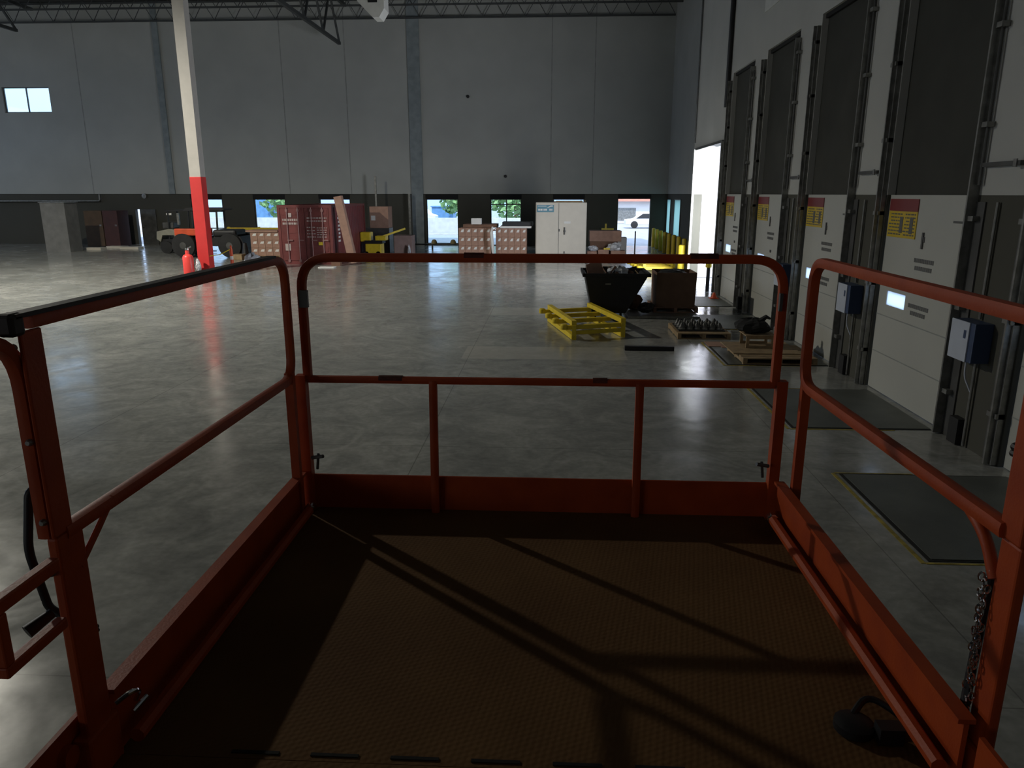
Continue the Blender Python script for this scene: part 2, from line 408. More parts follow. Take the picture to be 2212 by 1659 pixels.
for i, (a, b) in enumerate(back_bays):
    struct('door_%d' % (6+i), MB().box(XR+.05, XR+.11, a, b, 0, 6.5), M['door'])
# pale horizontal tie brackets on the piers
# exterior leaf stack of the drive-in door (rolled above) and its jamb guides
d = struct('door_9', MB().box(XR-.05, XR-.002, 24.15, 28.6, 4.62, 4.70), M['steel'])
struct('guide_rail', MB().box(XR-.08, XR-.001, 24.08, 24.18, 0.01, 4.66), M['galv'], d)
struct('guide_rail', MB().box(XR-.08, XR-.001, 28.57, 28.67, 0.01, 4.66), M['white'], d)
# bright window high in the dock wall, put in as a white painted plate
tag(MB().box(XR-.03, XR-.001, 19.0, 20.4, 7.45, 8.8).build('high_window_plate', M['white']), 'white plate standing in for a bright window high on the dock wall above the fourth dock door', 'windowpane')

# ceiling steel: joists along X near the far wall, girders along Y
def truss(name, axis, c, a, b, zt, zb, step, label, group, chord=.09, web=.03, endb=None):
    t = thing(name, label, 'roof truss', ((a+b)/2 if axis == 'X' else c, c if axis == 'X' else (a+b)/2, zb), group)
    P = (lambda u, z, d=0: (u, c+d, z)) if axis == 'X' else (lambda u, z, d=0: (c+d, u, z))
    MB().bar(P(a, zt), P(b, zt), chord, chord).build('top_chord', M['joist'], t)
    bb = endb or b
    MB().bar(P(a, zb), P(bb, zb), chord, chord).build('bottom_chord', M['joist'], t)
    wb = MB(); n = int((bb-a)/step); 
    for i in range(n):
        u0 = a+(bb-a)*i/n; u1 = a+(bb-a)*(i+1)/n; um = (u0+u1)/2
        wb.bar(P(u0, zb), P(um, zt), web, web).bar(P(um, zt), P(u1, zb), web, web)
    wb.build('web', M['joist'], t); return t
for i, yy in enumerate((45.75, 43.3, 40.9, 38.4, 36.0)):
    truss('roof_joist', 'X', yy, XL+.1, 6.8, ZC-.1, 12.82 if i == 0 else 12.95, 1.2, 'long dark open-web steel joist running left to right under the roof', 'roof joists near the far wall')
truss('roof_girder', 'Y', -12.0, 2, 45.9, ZC-.35, 11.25, 3.0, 'deep dark steel roof girder ending above the maroon shipping container', None, .16, .10, endb=44.3)
truss('roof_girder', 'Y', -30.6, 2, 45.9, ZC-.35, 12.1, 3.0, 'deep dark steel roof girder ending near the upper left window', None, .16, .10, endb=44.3)
# white heater unit under the roof
t = thing('unit_heater', 'white hanging heater unit at the top of the room beside the roof girder', 'heater', (-6.8, 30, 9.4))
MB().prism([(-7.3, 10.9), (-6.3, 10.9), (-6.3, 9.75), (-6.5, 9.45), (-6.75, 9.45), (-7.3, 10.0)], 'Y', 29.7, 30.5).build('housing', M['white'], t)
MB().box(-6.9, -6.55, 29.69, 29.699, 9.95, 10.3).build('fan_opening', M['gap'], t)
MB().cyl((-6.8, 30.1, 10.9), (-6.8, 30.1, ZC), .03, n=8).build('hanger_rod', M['steel'], t)

# high bay lamp that lights the left floor (above the frame)
LP = (-20.0, 19.7, 11.7)
t = thing('high_bay_light', 'round high bay lamp hanging from the roof over the left floor', 'ceiling light', LP)
MB().lathe(LP, [(.1, .45), (.16, .3), (.34, .02), (.36, 0), (.33, 0.01), (.15, .28), (.09, .43)], 24).build('lamp_shade', M['galv'], t)
MB().lathe(LP, [(.14, .2), (.16, .12), (.10, .05), (.0, .03)], 16).build('bulb', mat('lit_bulb', (1, 1, 1), emit=((1, .93, .78), 30)), t)
MB().cyl((LP[0], LP[1], LP[2]+.45), (LP[0], LP[1], ZC), .02, n=8).build('hanger_rod', M['steel'], t)
hb = lamp('SPOT', 'high_bay_beam', (LP[0], LP[1], LP[2]-.05), (0, 0, 0), 12500, (1.0, .95, .82), spot_size=R(171), spot_blend=.66, shadow_soft_size=.22)

# ================================================================ SCISSOR LIFT (foreground)
ZD = 1.75; LX, RX, FY = -1.06, .96, 3.0
lift = thing('scissor_lift', 'orange scissor lift platform with guard rails filling the foreground', 'scissor lift', (0, .9, 0))
OR = M['orange']
# base machine
MB().box(-.80, .70, -.75, 2.35, .32, .82).build('chassis', OR, lift, bevel=.03)
for sx in (-.93, .83):
    for sy in (-.45, 2.05):
        wh = MB().lathe((sx-.13 if sx < 0 else sx-.13, sy, .36), [(.22, 0), (.36, .03), (.36, .23), (.22, .26)], 24, 'X').build('wheel', M['rubber'], lift)
        MB().lathe((sx-.14, sy, .36), [(.05, 0), (.19, 0.002), (.19, .28), (.05, .282)], 16, 'X').build('hub', M['white'], wh)
for sx in (-.55, .45):
    for (z0, z1) in ((.86, 1.24), (1.24, 1.62)):
        MB().bar((sx, -.6, z0), (sx, 2.1, z1), .06, .10).build('scissor_arm', OR, lift)
        MB().bar((sx+.07, 2.1, z0), (sx+.07, -.6, z1), .06, .10).build('scissor_arm', OR, lift)
# platform
def deckmat():
    m = M['deck'].copy(); m.name = 'tread_plate'; n = m.node_tree.nodes; L = m.node_tree.links; b = n['Principled BSDF']
    t = n.new('ShaderNodeTexCoord'); mp = n.new('ShaderNodeMapping'); mp.inputs['Rotation'].default_value = (0, 0, R(38)); L.new(t.outputs['Object'], mp.inputs[0])
    s = n.new('ShaderNodeSeparateXYZ'); L.new(mp.outputs[0], s.inputs[0])
    def sn(i, f_):
        a = n.new('ShaderNodeMath'); a.operation = 'MULTIPLY'; a.inputs[1].default_value = f_; L.new(s.outputs[i], a.inputs[0])
        c = n.new('ShaderNodeMath'); c.operation = 'SINE'; L.new(a.outputs[0], c.inputs[0]); return c.outputs[0]
    mu = n.new('ShaderNodeMath'); mu.operation = 'MULTIPLY'; L.new(sn(0, 330), mu.inputs[0]); L.new(sn(1, 170), mu.inputs[1])
    bp = n.new('ShaderNodeBump'); bp.inputs['Strength'].default_value = .14; bp.inputs['Distance'].default_value = .003; L.new(mu.outputs[0], bp.inputs['Height']); L.new(bp.outputs[0], b.inputs['Normal'])
    return m
DK = deckmat()
MB().box(LX, RX, 1.50, FY, ZD-.06, ZD).build('extension_deck', DK, lift)
MB().box(LX, RX, -1.2, 1.494, ZD-.13, ZD+.004).build('main_deck', DK, lift)
for i in range(9): MB().box(-.78+i*.2, -.66+i*.2, 1.515, 1.525, ZD+.0005, ZD+.003).build('slot', M['gap'], lift)
# toe boards
MB().box(LX, RX, FY, FY+.012, ZD-.06, ZD+.155).build('toe_board', OR, lift, bevel=.003)
for sx, nm in ((LX-.012, 'l'), (RX, 'r')):
    MB().box(sx, sx+.012, 1.50, FY-.05, ZD-.06, ZD+.17).build('toe_board', OR, lift)
    MB().box(sx-.014, sx+.026, 1.50, FY-.05, ZD+.171, ZD+.183).build('toe_board_cap', OR, lift)
    MB().box(sx-.03 if nm == 'l' else sx+.012, sx-.018 if nm == 'l' else sx+.024, -1.2, 1.46, ZD-.13, ZD+.17).build('toe_board', OR, lift)
# inner slide rails with slots
for sx, s_ in ((LX+.035, 1), (RX-.06, -1)):
    MB().tube([(sx+.02, 1.50, ZD+.055), (sx+.02, 2.84, ZD+.055)], .018, 8, .7).build('slide_rail', OR, lift)
    tip = MB().lathe((sx+.02, 2.86, ZD+.055), [(.012, -.02), (.024, -.015), (.024, .01), (.01, .02)], 10, 'Y').build('slide_end_pin', M['chrome'], lift)
# front guard rail: bent top hoop, mid rail, two balusters
TZ, MZ = 2.848, 2.337
hoop = bend([(LX+.035, FY, MZ), (LX+.035, FY, TZ), (RX-.035, FY, TZ), (RX-.035, FY, MZ)], .13, 8)
MB().tube(hoop, .0185, 12, .5).build('front_top_rail', OR, lift)
MB().tube([(LX+.035, FY, MZ), (RX-.035, FY, MZ)], .0155, 12, .5).build('front_mid_rail', OR, lift)
for bx in (-.49, .375):
    MB().tube([(bx, FY-.004, MZ), (bx, FY-.022, ZD+.17), (bx, FY-.022, ZD)], .0175, 10, .7).build('baluster', OR, lift)
for px in (LX+.01, RX-.01):
    MB().bar((px, FY-.01, ZD-.04), (px, FY-.01, MZ+.02), .042, .042).build('corner_post', OR, lift)
# front corner latch pins
for px, s_ in ((LX+.045, 1), (RX-.045, -1)):
    pn = MB().tube([(px, FY-.05, ZD+.25), (px+s_*.055, FY-.07, ZD+.265)], .008, 8); pn.tube([(px+s_*.02, FY-.05, ZD+.20), (px+s_*.03, FY-.055, ZD+.27)], .006, 8)
    pn.build('latch_pin', M['steel'], lift)
    MB().box(px-.012+s_*.0, px+.012+s_*.012, FY-.045, FY-.025, TZ-.2, TZ-.13).build('latch_plate', M['steel'], lift)
# rubbed black patches on rails
for (p, q) in (((-.72, FY, MZ+.004), (-.62, FY, MZ+.004)), ((.18, FY, MZ+.004), (.24, FY, MZ+.004)), ((.55, FY, TZ+.004), (.66, FY, TZ+.004)), ((-.35, FY, TZ+.004), (-.27, FY, TZ+.004))):
    MB().tube([p, q], .0158 if p[2] < 2.5 else .0185, 10, .5).build('scuff_mark', M['scuff'], lift)
# side guard rails
def side(x, s_, yb):
    lp = bend([(x, yb, TZ), (x, 2.93, TZ), (x, 2.93, MZ+.02), (x, yb, MZ+.04)], .10, 8)
    i = len(lp)//2
    MB().tube(lp, .0165 if s_ < 0 else .0195, 12, .5).build('side_rail', OR, lift)
    MB().bar((x, 2.90, ZD-.03), (x, 2.90, MZ+.05), .03, .035).build('side_front_post', OR, lift)
side(LX-.008, -1, 1.44); side(RX+.058, 1, 1.56)
# black scuffed skin on top of left rail
MB().box(LX-.022, LX+.012, 1.385, 2.80, TZ+.0125, TZ+.022).build('rail_scuff_cover', M['dark_cap'], lift)
# left sliding post
MB().box(LX-.005, LX+.004, 1.40, 1.465, 2.38, 2.832).build('post_sleeve', OR, lift, bevel=.006)
MB().box(LX-.02, LX+.005, 1.405, 1.495, ZD-.1, 2.379).build('post', OR, lift, bevel=.006)
MB().box(LX-.024, LX+.012, 1.37, 1.41, 2.825, 2.872).build('post_cap', M['dark_cap'], lift, bevel=.008)
MB().box(LX-.03, LX+.014, 1.385, 1.51, ZD-.05, 1.88).build('post_foot', OR, lift, bevel=.01)
for z in (2.80, 2.60, 2.42, 2.30):
    MB().lathe((LX-.015, 1.398, z), [(.005, -.006), (.008, 0), (.008, .004)], 8, 'Y').build('bolt', M['galv'], lift)
for z in (2.60, 2.585, 2.10, 2.09):
    MB().lathe((LX-.012, 1.464 if z > 2.4 else 1.50, z), [(.006, -.004), (.006, .012)], 8, 'Y').build('bolt', M['black'], lift)
MB().tube(bend([(LX, 1.62, 2.385), (LX, 1.56, 2.34), (LX, 1.47, 2.28)], .03), .008, 8).build('corner_brace', OR, lift)
MB().lathe((LX-.03, 1.36, 1.86), [(.0, -.01), (.026, -.01), (.026, .02), (0, .02)], 14, 'X').build('pivot_eye', OR, lift)
# outer main rail curving down beside the post
MB().tube(bend([(LX-.022, -1.1, TZ-.02), (LX-.022, 1.415, TZ-.02), (LX-.022, 1.415, 2.38)], .12, 8), .0155, 12, .4).build('main_rail', OR, lift)
MB().tube([(LX-.075, -1.1, MZ), (LX-.075, 1.15, MZ)], .018, 10, .6).build('main_mid_rail', OR, lift)
MB().tube([(LX-.075, -1.1, ZD-.05), (LX-.075, -1.1, TZ)], .021, 10, .6).build('main_rear_post', OR, lift)
# orange loop bracket on the left post
lb = MB().box(LX-.01, LX+.015, 1.20, 1.39, 2.315, 2.345).box(LX-.01, LX+.015, 1.20, 1.225, 2.205, 2.315).box(LX-.01, LX+.015, 1.20, 1.385, 2.18, 2.205)
lb.build('loop_bracket', OR, lift, bevel=.004)
# black bent handle outside the left rail
MB().tube(bend([(LX-.10, 1.56, 2.435), (LX-.14, 1.535, 2.44), (LX-.14, 1.50, 2.30), (LX-.13, 1.52, 2.14), (LX-.10, 1.52, 2.12)], .03), .010, 10).build('hold_handle', M['black'], lift)
MB().tube([(LX-.10, 1.49, 2.145), (LX-.13, 1.44, 2.125)], .018, 10, rs=[.012, .017]).build('handle_grip', M['black'], lift)
# shackle at the post foot
MB().tube(bend([(LX+.03, 1.475, 1.915), (LX+.055, 1.50, 1.93), (LX+.06, 1.53, 1.915), (LX+.045, 1.53, 1.885)], .015), .006, 8).build('shackle', M['chrome'], lift)
MB().tube([(LX+.055, 1.50, 1.875), (LX+.07, 1.54, 1.89)], .006, 8).build('shackle_pin', M['chrome'], lift)
# right post
MB().box(RX+.05, RX+.085, 1.50, 1.58, 2.36, 2.83).build('post_sleeve', OR, lift, bevel=.006)
MB().box(RX+.055, RX+.08, 1.50, 1.575, ZD-.1, 2.359).build('post', OR, lift, bevel=.006)
MB().box(RX+.04, RX+.095, 1.42, 1.60, ZD-.08, 1.84).build('post_foot', OR, lift, bevel=.01)
MB().tube(bend([(RX+.058, 1.74, 2.375), (RX+.058, 1.63, 2.33), (RX+.058, 1.575, 2.25)], .06), .014, 10).build('corner_brace', OR, lift)
for z in (2.56, 2.545): MB().lathe((RX+.066, 1.59, z), [(.009, -.01), (.009, .012)], 8, 'Y').build('bolt', M['black'], lift)
ch = MB()
for i in range(34):
    z = 2.26-i*.0125; yy = 1.585+.006*math.sin(i*1.7)-i*.0006; xx = RX+.042+.006*math.cos(i*2.3)
    for j in range(8):
        a0, a1 = j*math.pi/4, (j+1)*math.pi/4; q = (1, 0) if i % 2 else (0, 1)
        ch.cyl((xx+.007*math.cos(a0)*q[0], yy+.007*math.cos(a0)*q[1], z+.011*math.sin(a0)), (xx+.007*math.cos(a1)*q[0], yy+.007*math.cos(a1)*q[1], z+.011*math.sin(a1)), .0026, n=5)
ch.build('chain', M['chrome'], lift)
MB().tube([(RX+.065, 1.60, 2.27), (RX+.06, 1.60, 2.05), (RX+.03, 1.56, 1.86)], .011, 8).build('control_cable', M['black'], lift)
fp = MB().lathe((.80, 1.68, ZD+.004), [(.05, 0), (.05, .02), (.03, .03), (0, .03)], 16); fp.box(.84, .90, 1.62, 1.66, ZD+.004, ZD+.05)
fp.build('foot_switch', M['black'], lift)
MB().tube(bend([(.80, 1.70, ZD+.025), (.86, 1.76, ZD+.05), (.93, 1.70, ZD+.03), (.93, 1.58, ZD+.02)], .04), .009, 8).build('switch_cable', M['black'], lift)

# ================================================================ DOCK WALL FITTINGS
names = ['nearest', 'second', 'third', 'fourth', 'fifth']
where = ['at the right edge of the photo', 'largest white dock door', 'third dock door along the wall', 'fourth dock door along the wall', 'farthest dock door beside the open doorway']
def sign(a, b, i):
    y0, y1 = b-.98, b-.06
    t = thing('warning_sign', ['', 'yellow and red warning sign on the largest, fully visible dock door', 'yellow and red warning sign on the middle dock door right of the rail corner', 'small yellow warning sign on the second farthest dock door', 'smallest yellow warning sign on the dock door beside the open doorway'][i], 'sign', (XR+.05, (y0+y1)/2, 2.45))
    MB().box(XR+.038, XR+.049, y0, y1, 2.45, 2.84).build('sign_panel', M['signyel'], t)
    MB().box(XR+.036, XR+.049, y0, y1, 2.842, 3.02).build('sign_header', M['signred'], t)
    rnd = random.Random(i); tx = MB()
    for r_ in range(7):
        z = 2.80-r_*.05; q = y0+.04
        while q < y1-.08:
            ww = rnd.uniform(.03, .10)
            if not (y0+.34 < q < y0+.40): tx.box(XR+.036, XR+.0379, q, min(q+ww, y1-.03), z-.012, z+.008)
            q += ww+.02
    for yy in (y0+.10, y0+.42): tx.box(XR+.034, XR+.0379, yy, yy+.10, 2.52, 2.76)
    tx.build('lettering', M['greyink'], t)
for i in (1, 2, 3, 4): sign(*BAYS[i], i)

def leveler(a, b, i):
    y0, y1 = a-.02, b-.3; x0, x1 = 3.24, 5.16
    t = thing('dock_leveler', ['steel dock leveler plate nearest the lift with a yellow edge line', 'steel dock leveler plate in front of the largest visible dock door', 'steel dock leveler plate beside the pallet stack', 'steel dock leveler plate behind the black bag', 'farthest steel dock leveler plate near the open doorway'][i], 'dock leveler', ((x0+x1)/2, (y0+y1)/2, 0))
    MB().box(x0+.11, x1, y0+.07, y1-.05, 0.0005, .012).build('leveler_plate', M['leveler'], t)
    MB().box(x0+.07, x1, y0+.04, y0+.07, 0.0005, .006).box(x0+.07, x0+.11, y0+.07, y1-.05, .0005, .006).box(x0+.07, x1, y1-.05, y1-.02, .0005, .006).build('pit_gap', M['gap'], t)
    MB().box(x0-.01, x0+.03, y0, y1, .0005, .004).box(x0+.03, x1-.5, y0-.01, y0+.02, .0005, .004).box(x0+.03, x0+.9, y1, y1+.02, .0005, .004).build('edge_line', M['yline'], t)
for i in range(5): leveler(*BAYS[i], i)

boxlab = ['pale and blue leveler control box between the two nearest dock doors', 'pale and blue leveler control box right of the middle dock door', 'small leveler control box beside the fourth dock door']
for i in range(3):
    a = BAYS[i][1]+.30 if i else 8.95
    y0 = [8.92, 12.72, 16.5][i]
    t = thing('control_box', boxlab[i], 'control box', (XR-.15, y0+.25, 1.1))
    MB().box(XR-.22, XR-.001, y0, y0+.50, 1.12, 1.60).build('housing', M['bluebox'], t, bevel=.01)
    MB().box(XR-.235, XR-.221, y0+.10, y0+.5, 1.12, 1.60).build('cover', M['palebox'], t)
    MB().box(XR-.239, XR-.2355, y0+.15, y0+.2, 1.4, 1.5).build('button_plate', M['bluebox'], t)
    MB().tube([(XR-.04, y0+.2, .02), (XR-.04, y0+.2, 1.12)], .018, 8).build('conduit', M['galv'], t)
    MB().tube(bend([(XR-.10, y0+.3, 1.12), (XR-.11, y0+.28, .9), (XR-.05, y0+.2, .72)], .08), .010, 8).build('cable', M['palebox'], t)
    MB().tube([(XR-.03, y0+.28, 1.62), (XR-.03, y0+.28, 3.0)], .018, 8).build('conduit', M['galv'], t)
# brackets on piers and bumpers
pl = ['right edge pier', 'pier left of the largest dock door', 'pier left of the middle dock door', 'pier left of the fourth dock door']
for i, y0 in enumerate((8.85, 12.62, 16.4, 20.2)):
    t = thing('pier_strut', 'dark steel strut above the paint line, %s' % pl[i], 'bracket', (XR-.03, y0+.4, 3.4))
    MB().box(XR-.06, XR-.001, y0, y0+.75, 3.41, 3.46).build('strut_channel', M['steel'], t)
    MB().box(XR-.075, XR-.06, y0+.05, y0+.11, 3.39, 3.48).build('end_plate', M['galv'], t)
    MB().box(XR-.10, XR-.001, y0+.34, y0+.55, .01, .34).build('bumper_block', M['rubber']); 
bl = ['black rubber block at the floor between the two nearest dock doors', 'black rubber block at the floor right of the middle dock door', 'black rubber block at the floor beside the fourth dock door', 'black rubber block at the floor beside the fifth dock door']
for o, l in zip([o for o in COL.objects if o.name.startswith('bumper_block')], bl): tag(o, l, 'bumper')
# dark downpipe high on the dock wall
tag(MB().tube([(XR-.075, 23.8, 5.6), (XR-.075, 23.8, ZC-.01)], .07, 10).build('downpipe', M['black']), 'black vertical pipe high on the wall above the farthest dock door', 'pipe')
tag(MB().tube([(XR-.04, 28.8, 4.9), (XR-.04, 28.8, ZC)], .03, 8).build('conduit', M['steel']), 'thin dark conduit running up the wall left of the open doorway', 'pipe')
# horizontal pipe at the far left wall and slim pipe at the centre
tag(MB().tube(bend([(-44, YF-.15, 2.62), (-28.0, YF-.15, 2.66), (-28.0, YF-.15, 3.05)], .1), .05, 10).build('wall_pipe', M['galv']), 'long grey pipe along the dark lower far wall at the left edge', 'pipe')
tag(MB().box(-10.52, -10.42, 44.9, 45.0, 0, 4.1).build('slim_post', M['galv']), 'slim pale post rising above the brown box behind the container', 'post')
tag(MB().box(-8.62, -8.50, 45.4, 45.6, 0, 3.08).build('steel_post', M['galv']), 'grey steel post at the dark wall left of the tall bright window', 'post')
for i, (xx, zz) in enumerate(((-5.0, 8.6), (-2.8, 4.1))):
    tag(MB().lathe((xx, YF-.05, zz), [(.0, -.04), (.09, -.03), (.09, .04), (0, .049)], 12, 'Y').build('wall_fixture', M['black']), ('small black round fixture high on the far wall', 'small black round fixture low on the grey far wall above the windows')[i], 'fixture')

# ================================================================ COLUMN
t = thing('column', 'square steel column painted red below and white above', 'column', (-13.65, 28.9, 0))
MB().box(-13.87, -13.42, 28.68, 29.12, 0, 3.72).build('red_base_wrap', M['red'], t, bevel=.01)
MB().box(-13.86, -13.43, 28.69, 29.11, 3.72, ZC-.01).build('shaft', M['colwhite'], t)
# red cylinder by the column
t = thing('red_cylinder', 'bright red gas cylinder standing left of the red column', 'cylinder', (-14.0, 28.0, 0))
MB().lathe((-13.98, 28.1, 0), [(.19, 0), (.20, .03), (.20, .72), (.16, .80), (.08, .84), (.07, .98), (.0, 1.0)], 20).build('tank', M['red2'], t)
MB().lathe((-13.98, 28.1, 1.0), [(.03, -.02), (.08, .0), (.08, .08), (.03, .1)], 12).bar((-13.98, 28.1, 1.05), (-13.75, 28.0, 1.14), .04, .04).build('valve', M['chrome'], t)
# delineator and tape
t = thing('delineator_post', 'orange delineator post standing right of the red column', 'traffic post', (-12.95, 29.7, 0))
MB().lathe((-12.95, 29.7, 0), [(.17, 0), (.17, .05), (.07, .06), (.06, .9), (.03, 1.0), (.045, 1.04), (.0, 1.08)], 16).build('post_body', M['orange2'], t)
MB().lathe((-12.95, 29.7, .5), [(.064, 0), (.066, .01), (.064, .14), (.062, .15)], 16).build('reflective_band', M['paper'], t)
tag(MB().tube([(-13.42, 28.75, .72), (-13.2, 29.2, .74), (-12.95, 29.7, .93)], .018, 6).build('barrier_tape', M['yellow']), 'yellow barrier tape strung from the red column to the orange post', 'tape')

# ================================================================ FLOOR OBJECTS, RIGHT MIDDLE
# yellow ladder frame stack
def yellow_frame(A, B, C_, D, label, name='metal_rack', zt=.42):
    A, B, C_, D = map(lambda q: Vector((q[0], q[1], 0)), (A, B, C_, D))
    t = thing(name, label, 'metal frame', tuple((A+C_)/2))
    Z = Vector((0, 0, 1)); u = (D-A).normalized()
    for z, ex in ((zt-.05, 0), (.06, .0)):
        for p, q in ((A, D), (B, C_)):
            MB().bar(p-u*ex+Z*z, q+u*.0+Z*z, .11, .10).build('long_beam', M['yellow'], t)
    for k_, s in enumerate((.04, .34, .64, .97)):
        p = A.lerp(D, s); q = B.lerp(C_, s); v = (p-q).normalized()
        MB().bar(p+v*.20+Z*(zt-.15), q+Z*(zt-.15), .10, .09).build('cross_bar', M['yellow'], t)
        MB().lathe(p+v*.22+Z*(zt-.19), [(.07, 0), (.08, .02), (.08, .10), (.06, .12)], 12).build('socket', M['yellow'], t)
    MB().bar(D+Z*.16, C_+Z*.16, .05, .08).build('end_bar', M['yellow'], t)
    for p in (A, B, C_, D): MB().bar(p+Z*.0, p+Z*(zt-.1), .09, .09).build('leg', M['yellow'], t)
    return t
yellow_frame((-.02, 18.35), (.98, 18.75), (1.62, 16.35), (.52, 15.95), 'yellow steel frame lying on the floor in front of the black hopper')
yellow_frame((3.55, 32.4), (4.75, 32.6), (4.95, 30.4), (3.75, 30.2), 'yellow steel frame on the floor near the open doorway', zt=.35)

# black tilt hopper with scraps
t = thing('tilt_hopper', 'black tilt hopper full of scrap behind the yellow frame', 'hopper', (1.6, 19.6, 0))
def frus(tx0, tx1, ty0, ty1, tz, bx0, bx1, by0, by1, bz, th=.05):
    m = MB()
    o_ = [(tx0, ty0, tz), (tx1, ty0, tz), (tx1, ty1, tz), (tx0, ty1, tz)]; q = [(bx0, by0, bz), (bx1, by0, bz), (bx1, by1, bz), (bx0, by1, bz)]
    oi = [(tx0+th, ty0+th, tz), (tx1-th, ty0+th, tz), (tx1-th, ty1-th, tz), (tx0+th, ty1-th, tz)]; qi = [(bx0+th, by0+th, bz+th), (bx1-th, by0+th, bz+th), (bx1-th, by1-th, bz+th), (bx0+th, by1-th, bz+th)]
    fs = []
    for i in range(4):
        j = (i+1) % 4
        fs += [(i, j, j+4, i+4), (i+8, i+12, j+12, j+8), (i, i+8, j+8, j)]
    fs += [(7, 6, 5, 4), (12, 13, 14, 15)]
    return m.add(o_+q+oi+qi, fs)
frus(.86, 2.46, 18.85, 20.25, 1.10, 1.06, 1.92, 18.9, 20.0, .13).build('hopper_body', M['black'], t, bevel=.02)
MB().box(.82, 2.50, 18.80, 18.85, 1.06, 1.15).box(.82, 2.50, 20.25, 20.3, 1.06, 1.15).box(.80, .86, 18.8, 20.3, 1.06, 1.15).box(2.46, 2.52, 18.8, 20.3, 1.06, 1.15).build('rim', M['black'], t, bevel=.01)
MB().box(1.38, 1.52, 18.86, 18.875, .86, .90).box(1.38, 1.52, 18.89, 18.905, .74, .78).build('maker_plate', M['galv'], t)
for cx, cy in ((1.15, 19.0), (1.8, 19.0), (1.1, 19.9), (1.7, 19.9)):
    MB().lathe((cx-.03, cy, .075), [(.02, 0), (.074, .005), (.074, .055), (.02, .06)], 14, 'X').box(cx-.04, cx+.04, cy-.03, cy+.03, .12, .16).build('caster', M['rubber'], t)
rs = random.Random(5)
def panel(cx, cy, cz, w_, h_, rx, ry, rz, m, name, label, cat, group=None, th=.012):
    mt = Matrix.Translation((cx, cy, cz)) @ Matrix.Rotation(rz, 4, 'Z') @ Matrix.Rotation(ry, 4, 'Y') @ Matrix.Rotation(rx, 4, 'X')
    b = MB().box(-w_/2, w_/2, -th/2, th/2, -h_/2, h_/2, mt).box(-w_/2, w_/2, -th/2-.03, -th/2, -h_/2, -h_/2+.15, mt)
    return tag(b.build(name, m), label, cat, group)
panel(1.12, 19.2, 1.22, .42, .42, .3, -.35, .3, M['card'], 'cardboard_flap', 'brown cardboard flap sticking out of the left end of the black hopper', 'cardboard')
for i in range(9):
    panel(1.35+i*.11, 19.3+rs.uniform(-.2, .5), 1.06+rs.uniform(0, .10), rs.uniform(.25, .4), rs.uniform(.2, .3), rs.uniform(-1, 1), rs.uniform(-.8, .8), rs.uniform(-1, 1), M[('card2', 'black', 'wood')[i % 3]],
          'cardboard_scrap', 'crumpled dark scrap among the rubbish heaped in the black hopper', 'scrap', 'scraps heaped in the black hopper')
def blob(name, c, r, m, label, cat, sd=1, group=None, sq=(1, 1, 1), amp=.25, parent=None):
    rnd = random.Random(sd); n1, n2 = 14, 10; vs = []; c = Vector(c)
    ph = [rnd.uniform(0, 6.3) for _ in range(8)]
    for i in range(n2+1):
        th = math.pi*i/n2
        for j in range(n1):
            a = 2*math.pi*j/n1
            k_ = 1+amp*(math.sin(3*a+ph[0]+th*2)*.4+math.sin(5*a+ph[1])*math.sin(3*th+ph[2])*.35+rnd.uniform(-.3, .3))
            vs.append(c+Vector((r*sq[0]*k_*math.sin(th)*math.cos(a), r*sq[1]*k_*math.sin(th)*math.sin(a), max(-r*sq[2], r*sq[2]*k_*math.cos(th)*-1))))
    fs = [(i*n1+j, i*n1+(j+1) % n1, (i+1)*n1+(j+1) % n1, (i+1)*n1+j) for i in range(n2) for j in range(n1)]
    b = MB().add(vs, fs, False)
    o = b.build(name, m, parent)
    return tag(o, label, cat, group) if parent is None else o
blob('plastic_film', (1.75, 19.3, 1.15), .22, M['plastic'], 'crumpled clear plastic film on top of the black hopper load', 'plastic film', 4, sq=(1.1, .8, .6), amp=.5)
blob('debris_bag', (2.48, 19.3, .22), .19, M['black'], 'small black bag lying between the hopper and the tall cardboard box', 'bag', 9, sq=(1.1, .9, .7))
blob('debris_bag', (2.25, 20.0, .26), .22, M['card2'], 'dark brown lump beside the hopper at the foot of the box', 'bag', 12, sq=(1.0, .8, .9))

def pallet(x0, x1, y0, y1, z0, label, h=.14, m='wood', rot=0, boards=7):
    t = thing('pallet', label, 'pallet', ((x0+x1)/2, (y0+y1)/2, z0))
    for i in range(boards):
        wy = (y1-y0)/boards; a = y0+i*wy
        MB().box(x0, x1, a+.012, a+wy-.012, z0+h-.022, z0+h).build('deck_board', M[m], t)
    for i in range(3):
        xx = x0+.04+(x1-x0-.08)*i/2
        MB().box(xx-.04, xx+.04, y0+.01, y1-.01, z0+.02, z0+h-.022).build('stringer', M[m], t)
    for a in (y0, (y0+y1)/2-.05, y1-.1):
        MB().box(x0, x1, a, a+.1, z0, z0+.02).build('bottom_board', M[m], t)
    t.rotation_euler.z = rot
    return t
pallet(2.70, 3.86, 19.45, 20.75, .07, 'dark pallet directly under the tall cardboard box', .14, 'card2')
tag(MB().box(1.98, 3.80, 18.85, 21.0, 0, .07).build('grey_slab', M['galv'], bevel=.01), 'low grey platform carrying the tall cardboard box and bags', 'platform')
